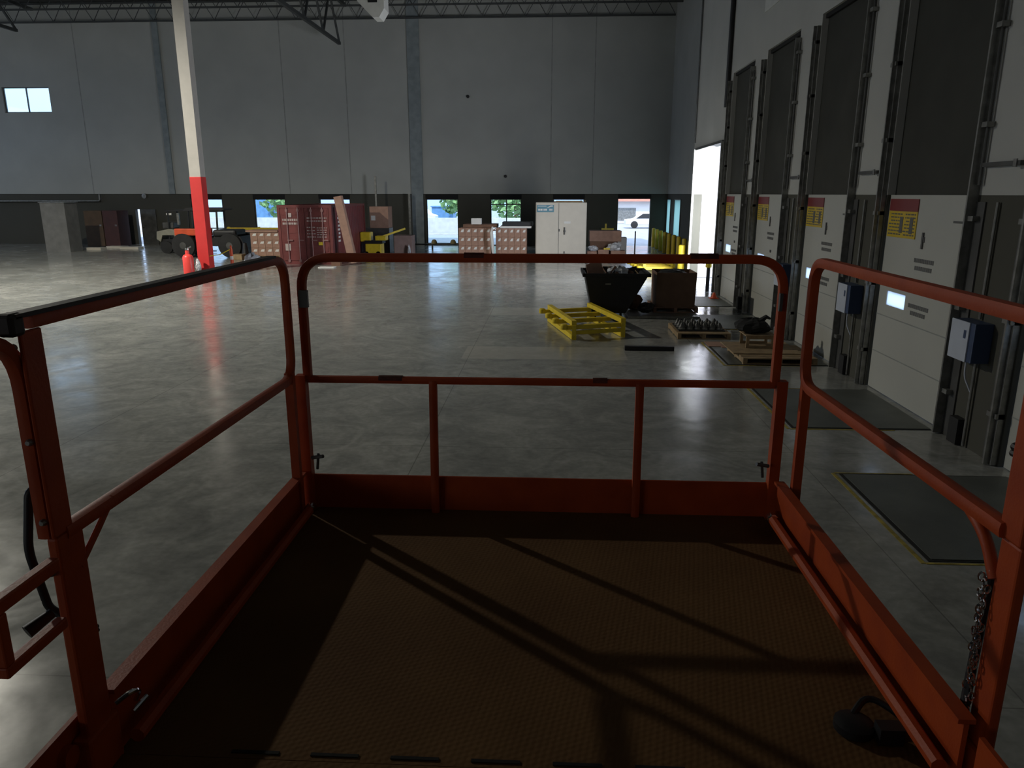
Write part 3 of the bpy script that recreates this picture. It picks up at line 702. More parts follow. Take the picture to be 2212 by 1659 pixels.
# tall carton
t = thing('cardboard_box', 'tall brown cardboard box on a dark pallet right of the black hopper', 'box', (3.3, 20.1, .21))
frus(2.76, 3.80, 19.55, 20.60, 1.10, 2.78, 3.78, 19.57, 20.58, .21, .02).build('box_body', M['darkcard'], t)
MB().box(2.81, 3.76, 19.62, 20.52, .94, .98).build('contents', M['card2'], t)
blob('plastic_film', (3.25, 19.95, 1.07), .26, M['vinyl'], 'dark plastic wad poking out of the tall cardboard box', 'plastic film', 21, sq=(1.3, .8, .35), amp=.3)

# pallet with cones
pallet(2.80, 3.95, 16.15, 17.55, 0, 'small wooden pallet carrying the dark pointed caps', .13)
tag(MB().box(2.86, 3.88, 16.40, 17.35, .132, .155).build('rubber_sheet', M['rubber']), 'dark sheet lying on the small wooden pallet under the pointed caps', 'sheet')
cone = None
for i in range(6):
    for j in range(3):
        cx, cy = 2.95+i*.165, 16.55+j*.28
        if cone is None:
            cone = thing('pointed_cap', 'dark pointed metal cap among rows on the small pallet', 'metal cap', (cx, cy, .156), 'dark pointed caps on the small pallet')
            MB().lathe((cx, cy, .156), [(.08, 0), (.08, .03), (.06, .08), (.015, .155), (0, .16)], 8).build('cap_body', M['steel'], cone)
            MB().lathe((cx, cy, .156), [(.079, 0), (.085, .006), (.085, .02), (.079, .026)], 12).build('cap_flange', M['galv'], cone)
        else:
            c = copy_tree(cone); c.location = (cx, cy, .156)
# black beam
tag(MB().box(1.52, 2.52, 14.86, 14.98, 0, .085).build('black_beam', M['black'], bevel=.01), 'short black beam lying on the pale strip of floor', 'beam')
# pallet stack and bag
pallet(3.60, 4.96, 13.65, 14.95, .0125, 'wooden pallet on the floor carrying a plywood sheet and the crate', .12)
tag(MB().box(3.50, 4.80, 14.0, 15.15, .134, .152).build('plywood_sheet', M['wood']), 'plywood sheet lying on the wooden pallet under the crate', 'plywood')
t = thing('wooden_crate', 'small open wooden crate holding up the black bag', 'crate', (4.1, 14.75, .153))
cr_ = MB()
for yy in (14.5, 14.98): cr_.box(3.85, 4.4, yy, yy+.03, .33, .39).box(3.85, 4.4, yy, yy+.03, .153, .20).box(3.85, 3.91, yy, yy+.03, .2, .33).box(4.34, 4.4, yy, yy+.03, .2, .33)
cr_.build('side_frame', M['wood'], t); MB().box(3.83, 4.42, 14.48, 15.03, .39, .41).build('top_board', M['wood'], t)
t = thing('black_bag', 'black bag slumped on the wooden crate near the right rail corner', 'bag', (4.1, 14.8, .41))
blob('bag_body', (4.02, 14.8, .55), .30, M['rubber'], '', '', 31, sq=(1.15, .9, .5), amp=.3, parent=t)
MB().tube([(4.15, 14.7, .66), (4.25, 14.68, .75), (4.33, 14.66, .71)], .03, 8, rs=[.06, .045, .02]).build('bag_neck', M['rubber'], t)
tag(MB().box(3.3, 4.3, 15.3, 15.8, .013, .022).box(3.55, 4.0, 15.17, 15.3, .013, .022).build('cardboard_sheet', M['card']), 'flat cardboard sheet on the floor behind the black bag', 'cardboard')
tag(MB().box(4.9, 5.05, 16.15, 16.35, 0, .28).build('floor_can', M['galv'], bevel=.03), 'small grey can at the wall beside the middle dock door', 'can')
t = thing('safety_cone', 'small red-orange cone base at the wall near the open doorway', 'cone', (4.95, 23.0, 0))
MB().lathe((4.95, 22.7, .03), [(.10, 0), (.03, .16), (.0, .17)], 14).build('cone_body', M['orange2'], t); MB().box(4.82, 5.08, 22.57, 22.83, 0, .03).build('cone_base', M['orange2'], t)

# bollards
def bollard(x, y, h, r, label, group=None):
    t = thing('bollard', label, 'bollard', (x, y, 0), group)
    MB().lathe((x, y, 0), [(r, 0), (r, h-.06), (r*.85, h-.02), (r*.4, h), (0, h+.003)], 16).build('post_sleeve', M['yellow'], t)
    MB().lathe((x, y, 0), [(r+.06, 0), (r+.06, .012), (r+.0, .013)], 16).build('base_ring', M['steel'], t)
    return t
bollard(5.15-.1, 28.95+.4, 1.18, .13, 'large yellow bollard at the left jamb of the open doorway')
t = thing('bollard', 'tall dark post with a yellow sleeve top standing in the open doorway', 'bollard', (5.10, 24.45, 0))
MB().lathe((5.10, 24.45, 0), [(.06, 0), (.06, .78)], 12).build('post', M['rubber'], t); MB().lathe((5.10, 24.45, .78), [(.10, 0), (.10, .42), (.05, .45), (0, .45)], 14).build('sleeve', M['yellow'], t)
b0 = bollard(6.05, 31.6, 1.12, .11, 'yellow bollard in the long row along the far right wall', 'yellow bollards along the far right wall')
for i in range(1, 10):
    c = copy_tree(b0); c.location = (6.05, 31.6+i*1.5, 0)
struct('trim_70', MB().box(6.25, 6.89, 30.5, 45.9, 0.001, .12), M['dark_conc'])

# ================================================================ FAR OBJECTS
# shipping container (rotated)
cont = thing('shipping_container', 'maroon steel shipping container with lock rods and white markings', 'shipping container', (-9.75, 33.1, 0))
W_, Lc, Hc = 2.44, 6.06, 2.60
cm = MB()
def corr(x0, y0, x1, y1, n, d, z0, z1, nrm):
    pts = []
    for i in range(n*4+1):
        s = i/(n*4); ph = i % 4; off = d if ph in (1, 2) else 0
        pts.append((x0+(x1-x0)*s+nrm[0]*off, y0+(y1-y0)*s+nrm[1]*off))
    vs = [(p[0], p[1], z) for z in (z0, z1) for p in pts]; n_ = len(pts)
    return vs, [(i, i+1, n_+i+1, n_+i) for i in range(n_-1)]
ox, oy = cont.location.x, cont.location.y
def L(x, y, z): return (ox+x, oy+y, z)
cm.box(ox-W_+.02, ox-.04, oy+.05, oy+Lc, .15, Hc-.05)
cm.build('body', M['cont'], cont)
for side_x, nr in ((ox-.035, (1, 0)), (ox-W_+.015, (-1, 0))):
    vs, fs = corr(side_x, oy+.15, side_x, oy+Lc-.15, 18, .03, .2, Hc-.1, nr)
    MB().add(vs, fs).build('corrugated_side', M['cont'], cont)
fr = MB()
for xx in (ox-W_, ox-.12):
    for yy in (oy, oy+Lc-.12): fr.box(xx, xx+.12, yy, yy+.12, 0, Hc)
for yy in (oy, oy+Lc-.12): fr.box(ox-W_+.12, ox-.12, yy, yy+.12, 0, .15).box(ox-W_+.12, ox-.12, yy, yy+.12, Hc-.12, Hc)
for xx in (ox-W_, ox-.10): fr.box(xx, xx+.10, oy+.12, oy+Lc-.12, 0, .15).box(xx, xx+.10, oy+.12, oy+Lc-.12, Hc-.1, Hc)
fr.build('frame', M['cont'], cont)
for k_ in range(2):
    x0 = ox-W_+.13+k_*1.10; dm = MB().box(x0, x0+1.07, oy+.02, oy+.05, .16, Hc-.13)
    for z in (.3, .7, 1.1, 1.5, 1.9, 2.3): dm.box(x0+.06, x0+1.0, oy+.005, oy+.02, z-.12, z+.10)
    dd = dm.build('door', M['cont'], cont)
    for xr in (x0+.30, x0+.80):
        MB().cyl((xr, oy-.03, .10), (xr, oy-.03, Hc-.1), .02, n=8).build('lock_rod', M['contrust'], dd)
        MB().box(xr-.05, xr+.05, oy-.05, oy+.0, .12, .22).box(xr-.05, xr+.05, oy-.05, oy+.0, Hc-.28, Hc-.18).box(xr-.03, xr+.22, oy-.05, oy-.03, 1.05, 1.10).build('lock_cam', M['contrust'], dd)
mk = MB()
def rows(m, x0, z0, w_, n, dz, sd, hh=.03, yy=oy-.004):
    rnd = random.Random(sd)
    for r_ in range(n):
        q = x0
        while q < x0+w_:
            ww = rnd.uniform(.04, .11); m.box(q, min(q+ww, x0+w_), yy, yy+.008, z0-r_*dz, z0-r_*dz+hh); q += ww+.03
rows(mk, ox-W_+.22, 1.92, .70, 2, .16, 1, .09); rows(mk, ox-W_+1.32, 2.02, .90, 2, .13, 2, .05); rows(mk, ox-W_+1.30, 1.62, .38, 4, .14, 3, .04)
rows(mk, ox-W_+1.75, 1.60, .45, 5, .10, 4, .035)
mk.box(ox-W_+.50, ox-W_+.64, oy-.012, oy-.002, 2.08, 2.26).box(ox-W_+.28, ox-W_+.52, oy-.012, oy-.002, .62, .92)
mk.build('lettering', mat('faded_white_print', (.48, .42, .40), .6), cont)
MB().box(ox-W_+1.80, ox-W_+1.98, oy-.012, oy-.002, .86, 1.0).build('yellow_label', M['yellow'], cont)
vm = MB()
for i in range(8): vm.box(ox+.0, ox+.012, oy+.9+.05*(i % 3), oy+1.25, .95+i*.17, 1.04+i*.17)
vm.build('side_lettering', M['paper'], cont)
# long wrapped carton leaning on the container
bx_ = MB().bar((-8.93, 33.35, .05), (-9.47, 33.35, 2.98), .34, .34)
tag(bx_.build('leaning_carton', M['card'], bevel=.01), 'long tan cardboard carton leaning against the right corner of the container', 'carton')
tag(MB().box(-9.72, -9.32, 32.55, 32.85, 0, .42).build('cardboard_box', M['card2']), 'small dark box on the floor at the foot of the leaning carton', 'box')
tag(MB().box(-10.0, -9.3, 31.5, 31.9, 0, .04).build('foam_scrap', M['paper'], bevel=.01), 'white scrap on the floor in front of the container', 'scrap')

# cartons with white labels
def carton_stack(x0, y0, nx, nz, ny, cw, cdp, chh, z0, label, group):
    first = None
    for k_ in range(nz):
        for j in range(ny):
            for i in range(nx):
                if 0 < j and i < nx-1 and k_ < nz-1: continue
                px, py, pz = x0+i*cw, y0+j*cdp, z0+k_*chh
                if first is None:
                    first = thing('carton', label, 'carton', (px, py, pz), group)
                    MB().box(px+.004, px+cw-.004, py+.004, py+cdp-.004, pz, pz+chh-.004).build('box_body', M['card'], first, bevel=.008)
                    MB().prism([(px+.10, pz+chh*.52), (px+cw-.08, pz+chh*.52), (px+cw-.05, pz+chh*.84), (px+.16, pz+chh*.80)], 'Y', py-.002, py+.002).build('white_label', M['paper'], first)
                else:
                    c = copy_tree(first); c.location = (px, py, pz)
pallet(-14.75, -13.25, 36.0, 37.2, 0, 'pallet under the cartons left of the container', .14)
carton_stack(-14.7, 36.05, 4, 3, 2, .36, .5, .38, .14, 'tan carton with white label in the stack left of the container', 'cartons stacked left of the container')
tag(MB().box(-14.9, -13.3, 36.0, 37.1, 1.285, 1.36).build('cardboard_sheet', M['card']), 'flat cardboard lid on the stack left of the container', 'cardboard')
pallet(-4.68, -3.02, 37.6, 39.0, 0, 'pallet under the carton stack topped by a white box', .14)
carton_stack(-4.66, 37.65, 5, 3, 2, .325, .6, .43, .14, 'tan carton with white label in the stack topped by a white box', 'cartons in the stack topped by a white box')
tag(MB().box(-4.45, -2.75, 37.85, 39.2, 1.435, 1.60).build('cardboard_sheet', M['card2']), 'brown cardboard lid under the small white box', 'cardboard')
tag(MB().box(-4.02, -3.52, 37.7, 38.1, 1.605, 1.90).build('white_box', M['paper'], bevel=.01), 'small white box on top of the left of two middle carton stacks', 'box')
pallet(-2.80, -1.22, 37.4, 38.8, 0, 'pallet under the carton stack covered by a dark lid', .14)
carton_stack(-2.78, 37.45, 5, 3, 2, .31, .6, .43, .14, 'tan carton with white label in the stack covered by a dark lid', 'cartons in the stack covered by a dark lid')
t = thing('box_lid', 'dark flat lid with a white edge on the right of two middle carton stacks', 'lid', (-1.9, 38.0, 1.44))
MB().box(-2.55, -1.0, 37.4, 38.7, 1.435, 1.53).build('white_edge', M['paper'], t); MB().box(-2.45, -.95, 37.5, 38.8, 1.531, 1.72).build('dark_top', M['vinyl'], t)
t = thing('hand_tool_bundle', 'bundle of orange and white straps between the two middle carton stacks', 'strap bundle', (-2.95, 37.2, 0))
MB().tube([(-2.92, 37.3, 1.5), (-2.97, 37.2, 1.2), (-2.93, 37.2, .7), (-2.9, 37.3, .02)], .06, 8, rs=[.05, .09, .09, .04]).build('white_strap', M['paper'], t)
MB().tube([(-2.6, 37.38, 1.45), (-2.8, 37.3, 1.40), (-2.92, 37.2, 1.3)], .03, 8).build('orange_strap', M['card'], t)

# cream cabinet
t = thing('storage_cabinet', 'tall cream two-door storage cabinet with a blue sign', 'cabinet', (.5, 38, 0))
MB().box(-.78, 1.70, 37.0, 39.1, 0, 2.68).build('body', M['cream'], t, bevel=.02)
d1 = MB().box(-.74, .33, 36.97, 36.998, .1, 2.64).build('door', M['cream'], t)
d2 = MB().box(.35, 1.66, 36.97, 36.998, .1, 2.64).build('door', M['cream'], t)
MB().box(.60, .66, 36.92, 36.97, 1.15, 1.5).box(.58, .68, 36.94, 36.97, 1.28, 1.36).build('handle', M['steel'], d2)
MB().box(.60, .66, 36.94, 36.97, .24, .34).box(.34, .40, 36.95, 36.97, 1.3, 1.42).build('latch', M['steel'], d2)
MB().box(.60, .92, 36.962, 36.969, 1.68, 1.78).build('label_plate', M['paper'], d2)
MB().box(.33, .35, 36.96, 36.998, .1, 2.64).build('door_gap', M['greyink'], t)
sg = MB().box(-.72, .10, 36.95, 36.965, 2.22, 2.56).build('sign', M['signblue'], t)
tx = MB(); rnd = random.Random(2)
tx.box(-.68, -.26, 36.943, 36.949, 2.49, 2.52)
q = -.66
while q < .02:
    ww = rnd.uniform(.04, .09); 
    if not -.30 < q < -.2: tx.box(q, q+ww, 36.943, 36.949, 2.29, 2.38)
    q += ww+.02
tx.add([(-.26, 36.945, 2.41), (-.06, 36.945, 2.54), (.05, 36.945, 2.54), (.05, 36.945, 2.48), (-.03, 36.945, 2.48)], [(0, 1, 2, 3, 4)])
tx.build('lettering', M['paper'], sg)
MB().box(.1, 1.5, 37.2, 38.2, 2.681, 2.73).build('top_board', M['wood'], t)
tag(MB().box(1.40, 1.44, 37.25, 37.3, 2.732, 2.79).box(.2, 1.65, 37.25, 37.32, 2.732, 2.76).build('timber_lath', M['wood']), 'thin pale timber lath lying on top of the cream cabinet', 'timber')
# boxes right of the cabinet
rb = [((1.95, 3.35, 38.2, 39.2, 0, .75), 'card2', 'wide brown carton at the bottom behind the loose boxes right of the cabinet'),
      ((1.92, 3.52, 38.1, 39.2, .755, 1.28), 'card', 'large pinkish brown carton on top right of the cream cabinet'),
      ((1.78, 2.25, 37.2, 37.7, 0, .33), 'card', 'small brown box on the floor touching the cream cabinet'),
      ((2.32, 2.85, 37.3, 37.8, 0, .40), 'card', 'small open carton second from the cream cabinet'),
      ((2.95, 3.65, 37.25, 37.85, 0, .36), 'card', 'low brown box at the right end of the loose boxes')]
for (c, m, l) in rb:
    tag(MB().box(*c).build('loose_carton', M[m], bevel=.012), l, 'carton')
blob('plastic_film', (3.15, 37.55, .50), .28, M['plastic'], 'milky plastic wrap on the low boxes right of the cabinet', 'plastic film', 41, sq=(1.2, .8, .7), amp=.4)
blob('plastic_film', (2.1, 37.5, .45), .2, M['plastic'], 'milky plastic wrap on the small box touching the cabinet', 'plastic film', 43, sq=(1.1, .8, .6), amp=.4)
tag(MB().box(2.6, 2.9, 37.32, 37.6, .405, .48).build('yellow_packet', M['yellow']), 'small yellow packet on the open carton near the cabinet', 'packet')
tag(MB().box(3.3, 3.9, 39.2, 39.8, 0, .9).build('loose_carton', M['paper'], bevel=.02), 'pale wrapped carton behind the boxes left of the far doorway', 'carton')
tag(MB().cyl((4.25, 38.5, 0), (4.25, 38.5, 1.25), .035, n=8).build('stanchion', M['steel']), 'slim dark stanchion standing before the far doorway', 'post')
t = thing('guard_rail', 'short yellow guard rail end behind the pinkish carton', 'guard rail', (3.2, 44, 0))
MB().box(2.9, 3.6, 44, 44.1, 1.0, 1.15).build('rail', M['yellow'], t); MB().box(3.1, 3.2, 44.1, 44.2, 0, 1.4).build('post', M['yellow'], t)

# yellow gear and box next to container
t = thing('pallet_jack', 'yellow pallet stacker machine right of the container', 'machine', (-9.0, 37.8, 0))
MB().box(-9.45, -8.65, 37.7, 38.5, .05, .62).build('base_cover', M['yellow'], t, bevel=.03)
MB().box(-9.75, -9.2, 37.9, 38.5, .72, 1.2).build('motor_cover', M['yellow'], t, bevel=.05)
MB().box(-8.95, -8.4, 37.8, 38.4, .78, 1.02).build('side_cover', M['yellow'], t, bevel=.03)
MB().box(-9.5, -8.6, 37.85, 38.6, .62, .78).build('mid_frame', M['black'], t)
MB().bar((-8.6, 38.0, .98), (-7.5, 38.4, 1.36), .07, .09).build('lift_boom', M['yellow'], t)
for q in ((-9.4, 37.68), (-8.8, 37.68)): MB().lathe((q[0], q[1]+.05, .13), [(.04, -.03), (.12, -.03), (.12, .03), (.04, .03)], 14, 'Y').build('wheel', M['rubber'], t)
t = thing('packing_case', 'brown packing case raised behind the yellow stacker', 'case', (-9.4, 40.5, 0))
MB().box(-9.75, -8.75, 40.2, 41.2, 1.30, 2.42).build('case_body', M['card'], t); MB().box(-10.1, -8.75, 40.3, 41.3, 0, 1.29).build('case_stand', M['steel'], t)
MB().box(-9.68, -9.45, 40.19, 40.199, 1.7, 1.95).build('white_label', M['paper'], t)
tag(MB().box(-8.05, -7.12, 38.1, 39.0, 0, 1.02).build('storage_box', mat('mauve_carton', (.30, .21, .19), .8), bevel=.02), 'plain mauve brown box right of the yellow stacker', 'box')
blob('plastic_film', (-7.25, 37.93, .27), .16, M['plastic'], 'plastic wrap trailing down the corner of the mauve brown box', 'plastic film', 51, sq=(.5, .5, 1.6), amp=.4)
# bench with yellow items by window 5
t = thing('low_rail', 'low steel rail across the foot of the tall bright window', 'rail', (-6.8, 43, 0))
MB().box(-8.3, -5.1, 43.0, 43.1, .22, .30).build('rail_bar', M['steel'], t)
for xx in (-8.2, -6.9, -5.3): MB().box(xx, xx+.08, 43.0, 43.1, 0, .22).build('leg', M['steel'], t)
for i, xx in enumerate((-8.0, -6.75, -5.65)):
    tag(MB().lathe((xx, 43.05, .30), [(.16, 0), (.17, .1), (.10, .22), (0, .25)], 10).build('dull_lump', mat('dull_brass', (.35, .28, .12), .6)), ('left', 'middle', 'right')[i] + ' one of three small dull yellow lumps on the low rail', 'lump')
# yellow barrier left of container
t = thing('guard_rail', 'yellow pedestrian guard rail standing left of the labelled cartons', 'guard rail', (-17, 41, 0))
MB().box(-18.0, -14.6, 41.0, 41.1, 1.15, 1.27).build('rail', M['yellow'], t)
MB().box(-18.0, -14.6, 41.0, 41.1, .25, .33).build('rail', M['yellow'], t)
for xx in (-18.0, -16.3, -14.7): MB().box(xx, xx+.12, 41.101, 41.2, 0, 1.3).build('post', M['yellow'], t)
tag(MB().box(-15.35, -14.85, 35.2, 35.7, 0, .26).build('loose_carton', M['wood'], bevel=.01), 'low tan carton on the floor right of the black machine wheels', 'carton')
tag(MB().lathe((-14.98, 36.0, 0), [(.22, 0), (.18, .2), (.10, .75), (.0, .8)], 12).build('covered_object', M['black']), 'black cone-shaped bundle left of the labelled cartons', 'bundle')

# forklift (white) ------------------------------------------------
fx, fy = -19.95, 38.9
t = thing('forklift', 'cream and black forklift parked left of the orange machine', 'forklift', (fx, fy, 0))
MB().prism([(fx-1.0, .75), (fx-.95, 1.15), (fx-.3, 1.28), (fx+.55, 1.2), (fx+.55, .75), (fx+.2, .60), (fx-.05, .95), (fx-.65, .95), (fx-.78, .60)], 'Y', fy, fy+1.3).build('body_cover', M['cream2'], t, bevel=.03)
MB().box(fx-.85, fx+1.0, fy+.1, fy+1.2, .25, .75).build('chassis', M['black'], t, bevel=.02)
MB().box(fx-.75, fx-.15, fy+.3, fy+1.0, 1.29, 1.62).build('seat', M['steel'], t, bevel=.05)
g = MB()
for xx in (fx-.35, fx+.75):
    for yy in (fy+.15, fy+1.15): g.bar((xx, yy, .7), (xx+.05, yy, 2.2), .06, .06)
g.box(fx-.45, fx+.95, fy+.1, fy+1.2, 2.2, 2.26); g.build('overhead_guard', M['black'], t)
MB().box(fx-.42, fx-.14, fy+.2, fy+.25, 2.0, 2.1).build('lamp', M['paper'], t)
MB().box(fx+.18, fx+.30, fy+.1, fy+.2, 1.5, 2.1).build('tank', M['galv'], t)
for xx in (fx-.5, fx+.75):
    for yy in (fy-.02, fy+1.1):
        MB().lathe((xx, yy, .32), [(.12, 0), (.32, .02), (.32, .2), (.12, .22)], 18, 'Y').build('wheel', M['rubber'], t)
MB().box(fx+1.0, fx+1.15, fy+.2, fy+1.1, .1, 2.3).build('mast', M['black'], t)
for yy in (fy+.3, fy+.9): MB().box(fx+1.15, fx+1.75, yy, yy+.12, .05, .1).build('fork', M['steel'], t)

# telehandler ------------------------------------------------
tx_, ty = -16.9, 36.3
t = thing('telehandler', 'orange and black telehandler with big tyres behind the red column', 'telehandler', (tx_, ty, 0))
MB().box(tx_-1.9, tx_+.9, ty+.3, ty+1.7, .55, 1.05).build('chassis', M['black'], t, bevel=.05)
MB().box(tx_-1.75, tx_+.1, ty+.05, ty+.35, 1.08, 1.42).build('boom', M['orange2'], t, bevel=.05)
MB().box(tx_+.1, tx_+1.3, ty+.2, ty+1.6, 1.0, 1.36).build('engine_hood', M['black'], t, bevel=.12)
cb = MB().box(tx_-1.0, tx_+.3, ty+.5, ty+.56, 2.2, 2.28).box(tx_-1.0, tx_+.3, ty+1.38, ty+1.44, 2.2, 2.28).box(tx_-1.0, tx_-.94, ty+.5, ty+1.44, 2.2, 2.27)
for xx in (tx_-1.0, tx_+.25):
    for yy in (ty+.5, ty+1.4): cb.bar((xx, yy, 1.0), (xx+.05, yy, 2.28), .07, .07)
cb.build('cab_frame', M['black'], t)
MB().prism([(tx_-1.35, 2.28), (tx_+.6, 2.28), (tx_+.75, 2.36), (tx_+.45, 2.42), (tx_-1.2, 2.42)], 'Y', ty+.4, ty+1.5).build('cab_roof', M['black'], t)
MB().box(tx_-.85, tx_-.45, ty+.7, ty+1.2, 1.06, 1.5).build('seat', M['vinyl'], t, bevel=.06)
for xx in (tx_-1.35, tx_+1.0):
    for yy in (ty+.0, ty+1.55):
        w_h = MB().lathe((xx, yy, .60), [(.30, 0), (.58, .04), (.60, .10), (.60, .28), (.56, .34), (.30, .36)], 24, 'Y').build('wheel', M['rubber'], t)
        MB().lathe((xx, yy-.01, .60), [(.05, 0), (.28, .02), (.28, .3), (.05, .31)], 16, 'Y').build('hub', M['steel'], w_h)
MB().prism([(tx_+1.3, .1), (tx_+1.85, .1), (tx_+1.75, .5), (tx_+1.5, 1.05), (tx_+1.3, 1.0)], 'Y', ty+.2, ty+1.8).build('bucket', M['black'], t)
MB().lathe((-18.35, ty+.8, 1.0), [(.1, 0), (.12, .25), (.0, .3)], 10).build('beacon', M['orange2'], t)
blob('plastic_film', (-12.6, 30.9, .32), .32, M['plastic'], 'milky plastic heap on the floor behind the orange delineator post', 'plastic film', 61, sq=(1.1, .8, 1.0), amp=.35)
blob('plastic_film', (-13.65, 28.2, .40), .14, M['plastic'], 'small plastic bag between the red cylinder and the column', 'plastic film', 62, sq=(.8, .7, 1.6), amp=.35)

# left far items
t = thing('white_partition', 'tall pale wall section standing out at the far left', 'partition', (-26.7, 39.6, 0))
MB().box(-27.5, -26.15, 39.5, 40.6, 0, 2.62).build('panel', M['part'], t); MB().box(-27.55, -26.1, 39.45, 40.65, 2.621, 2.67).build('cap', M['galv'], t)
for i, (a, b, m, l) in enumerate(((-28.6, -26.9, 'darkwood', 'brown wooden case at the dark far left wall'), (-26.85, -25.9, 'darkred', 'dark red case right of the brown case at the far left wall'))):
    a2, b2 = ((-27.1, -25.6), (-25.55, -24.55))[i]
    a2, b2 = ((-28.0, -26.9), (-26.85, -25.95))[i]
    t = thing('case', l, 'case', ((a2+b2)/2, 43, 0))
    MB().box(a2, b2, 44.0, 45.2, .02, 2.1).build('case_body', M[m], t); MB().box(b2-.2, b2-.08, 43.98, 43.999, 1.2, 1.3).build('latch', M['galv'], t)
fl = [(-26.7, -25.5, 41.2), (-25.9, -24.9, 42.4), (-24.8, -23.7, 41.9)]
for i, (a, b, yy) in enumerate(fl):
    tag(MB().box(a, b, yy, yy+.6, 0, .12).build('timber_pile', M['cream']), ('low pale timber pile right of the pale wall section', 'low pale timber pile in front of the dark red case', 'low pale timber pile nearest the bright door slit')[i], 'timber')
tag(MB().lathe((-25.2, YF-.06, 2.95), [(.0, -.03), (.15, -.02), (.15, .05), (0, .055)], 14, 'Y').build('wall_light', M['galv']), 'small grey oval wall light above the bright door slit', 'wall light')
d = struct('door_10', MB().box(-25.59, -24.6, YF-.06, YF-.002, 0, 2.15), M['steel'])
struct('door_handle', MB().box(-25.5, -25.4, YF-.1, YF-.061, 1.0, 1.05), M['chrome'], d)
# papers on the left floor
tag(MB().box(-14.35, -13.3, 20.35, 21.2, .001, .02).build('cardboard_sheet', M['cream']), 'flat pale sheet lying on the bright left floor above the rail', 'sheet')

# ================================================================ OUTSIDE
struct('ground', MB().box(-120, 120, -60, YB-T-.01, -.32, -.02).box(7.6, 120, YB-T, 46.4, -.32, -.02).box(XR+T+.001, 7.6, YB-T, 28.69, -.32, -.02).box(-120, 120, 46.31, 200, -.32, -.02).box(-120, XL-T-.01, YB-T, 46.3, -.32, -.02), M['asphalt'])
tag(MB().box(-60, 1.5, 62, 62.3, -.02, 1.15).build('boundary_wall', M['blockwall']), 'long pale block boundary wall outside the far windows', 'wall')
tag(MB().box(-60, 1.5, 58.0, 58.25, -.02, .12).build('kerb', M['blockwall']), 'pale kerb running in front of the boundary wall outside', 'kerb')
def tree(x, y, h, r, label, sd):
    t = thing('tree', label, 'tree', (x, y, 0)); rnd = random.Random(sd)
    MB().tube([(x, y, -.02), (x+.1, y, h*.5), (x, y, h*.8)], .2, 8, rs=[.2, .14, .06]).build('trunk', M['bark'], t)
    b = MB()
    for i in range(420):
        th = rnd.uniform(0, 6.283); ph = math.acos(rnd.uniform(-1, 1)); q = r*rnd.uniform(.3, 1)**.5
        c = Vector((x+q*math.sin(ph)*math.cos(th), y+q*math.sin(ph)*math.sin(th), h*.62+q*.9*math.cos(ph)))
        a = Vector((rnd.uniform(-1, 1), rnd.uniform(-1, 1), rnd.uniform(-1, 1))).normalized()*.35; d_ = Vector((rnd.uniform(-1, 1), rnd.uniform(-1, 1), rnd.uniform(-1, 1))).normalized()*.28
        b.add([c-a, c-d_, c+a, c+d_], [(0, 1, 2, 3)])
    b.build('crown', M['leaf'], t)
tree(-9.0, 75, 4.6, 2.2, 'leafy green tree outside at the right side of the tall bright window', 1)
tree(-3.6, 78, 6.5, 3.4, 'tall green tree outside the window behind the carton stacks', 5)
tree(-3.2, 66, 3.6, 2.1, 'low green tree outside in front of the taller tree', 2)
tree(-25.5, 72, 5.0, 2.6, 'green tree outside the window left of the container', 3)
tree(8.6, 92, 6.5, 2.6, 'grey-green tree outside the far doorway', 4)
t = thing('van', 'white van parked outside beyond the tall bright window', 'van', (-11.5, 70, 0))
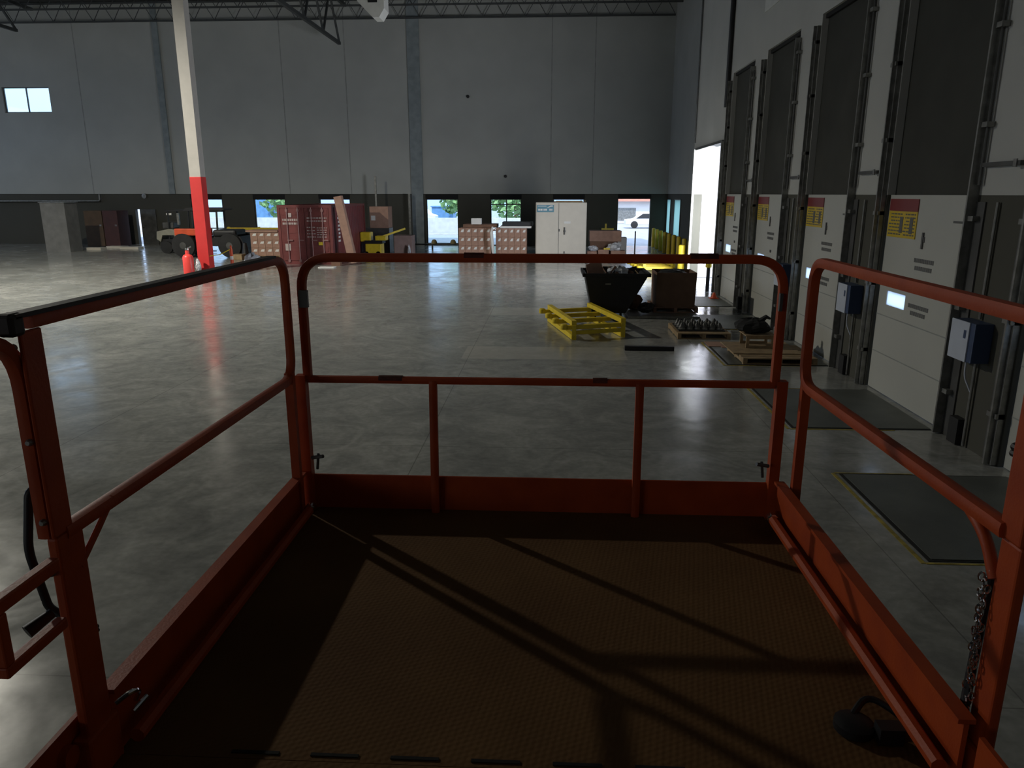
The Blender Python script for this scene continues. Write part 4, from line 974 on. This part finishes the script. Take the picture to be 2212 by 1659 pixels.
MB().prism([(-13.6, .3), (-13.6, 1.9), (-11.7, 1.95), (-11.0, 1.3), (-10.5, 1.15), (-10.5, .3)], 'Y', 68, 69.8).build('body', M['ext_white'], t, bevel=.05)
MB().prism([(-12.2, 1.2), (-12.2, 1.75), (-11.75, 1.78), (-11.2, 1.25)], 'Y', 67.98, 69.82).build('side_windows', M['vinyl'], t)
for xx in (-13.0, -11.1): MB().lathe((xx, 68, .33), [(.1, -.04), (.33, -.03), (.33, .15), (.1, .16)], 16, 'Y').build('wheel', M['rubber'], t)
t = thing('blue_storage_unit', 'low blue steel storage unit outside beyond the tall bright window', 'storage unit', (-11, 79, 0))
MB().box(-12.4, -10.2, 78, 81, -.02, 1.75).build('body', M['bluepaint'], t); MB().box(-12.5, -10.1, 77.9, 81.1, 1.75, 1.85).build('roof', M['bluepaint'], t)
t = thing('blue_storage_unit', 'blue steel storage unit outside the windows left of the container', 'storage unit', (-29, 75, 0))
MB().box(-31, -27.5, 74, 77, 0, 3.6).build('body', M['bluepaint'], t); MB().box(-31.1, -27.4, 73.9, 77.1, 3.6, 3.75).build('roof', M['bluepaint'], t)
t = thing('outbuilding', 'low white outbuilding with a red roof outside the far doorway', 'building', (10, 82, 0))
MB().box(5.5, 16, 82, 90, 0, 2.3).build('walls', M['ext_white'], t)
MB().prism([(81.4, 2.3), (90.6, 2.3), (86, 3.9)], 'X', 5.2, 16.3).build('roof', M['roof'], t)
MB().box(7, 9, 81.95, 82.0, .3, 1.6).build('garage_door', M['galv'], t)
t = thing('car', 'silver car parked outside the far doorway', 'car', (9.0, 71, 0))
MB().prism([(6.8, .3), (6.8, .75), (7.6, .85), (8.3, 1.35), (9.9, 1.38), (10.6, .9), (11.1, .85), (11.1, .3)], 'Y', 70, 71.7).build('body', M['ext_white'], t, bevel=.06)
MB().prism([(7.75, .88), (8.35, 1.30), (9.85, 1.32), (10.4, .9)], 'Y', 69.98, 71.72).build('side_windows', M['vinyl'], t)
for xx in (7.6, 10.3): MB().lathe((xx, 70, .32), [(.1, -.04), (.33, -.03), (.33, .15), (.1, .16)], 16, 'Y').build('wheel', M['rubber'], t)
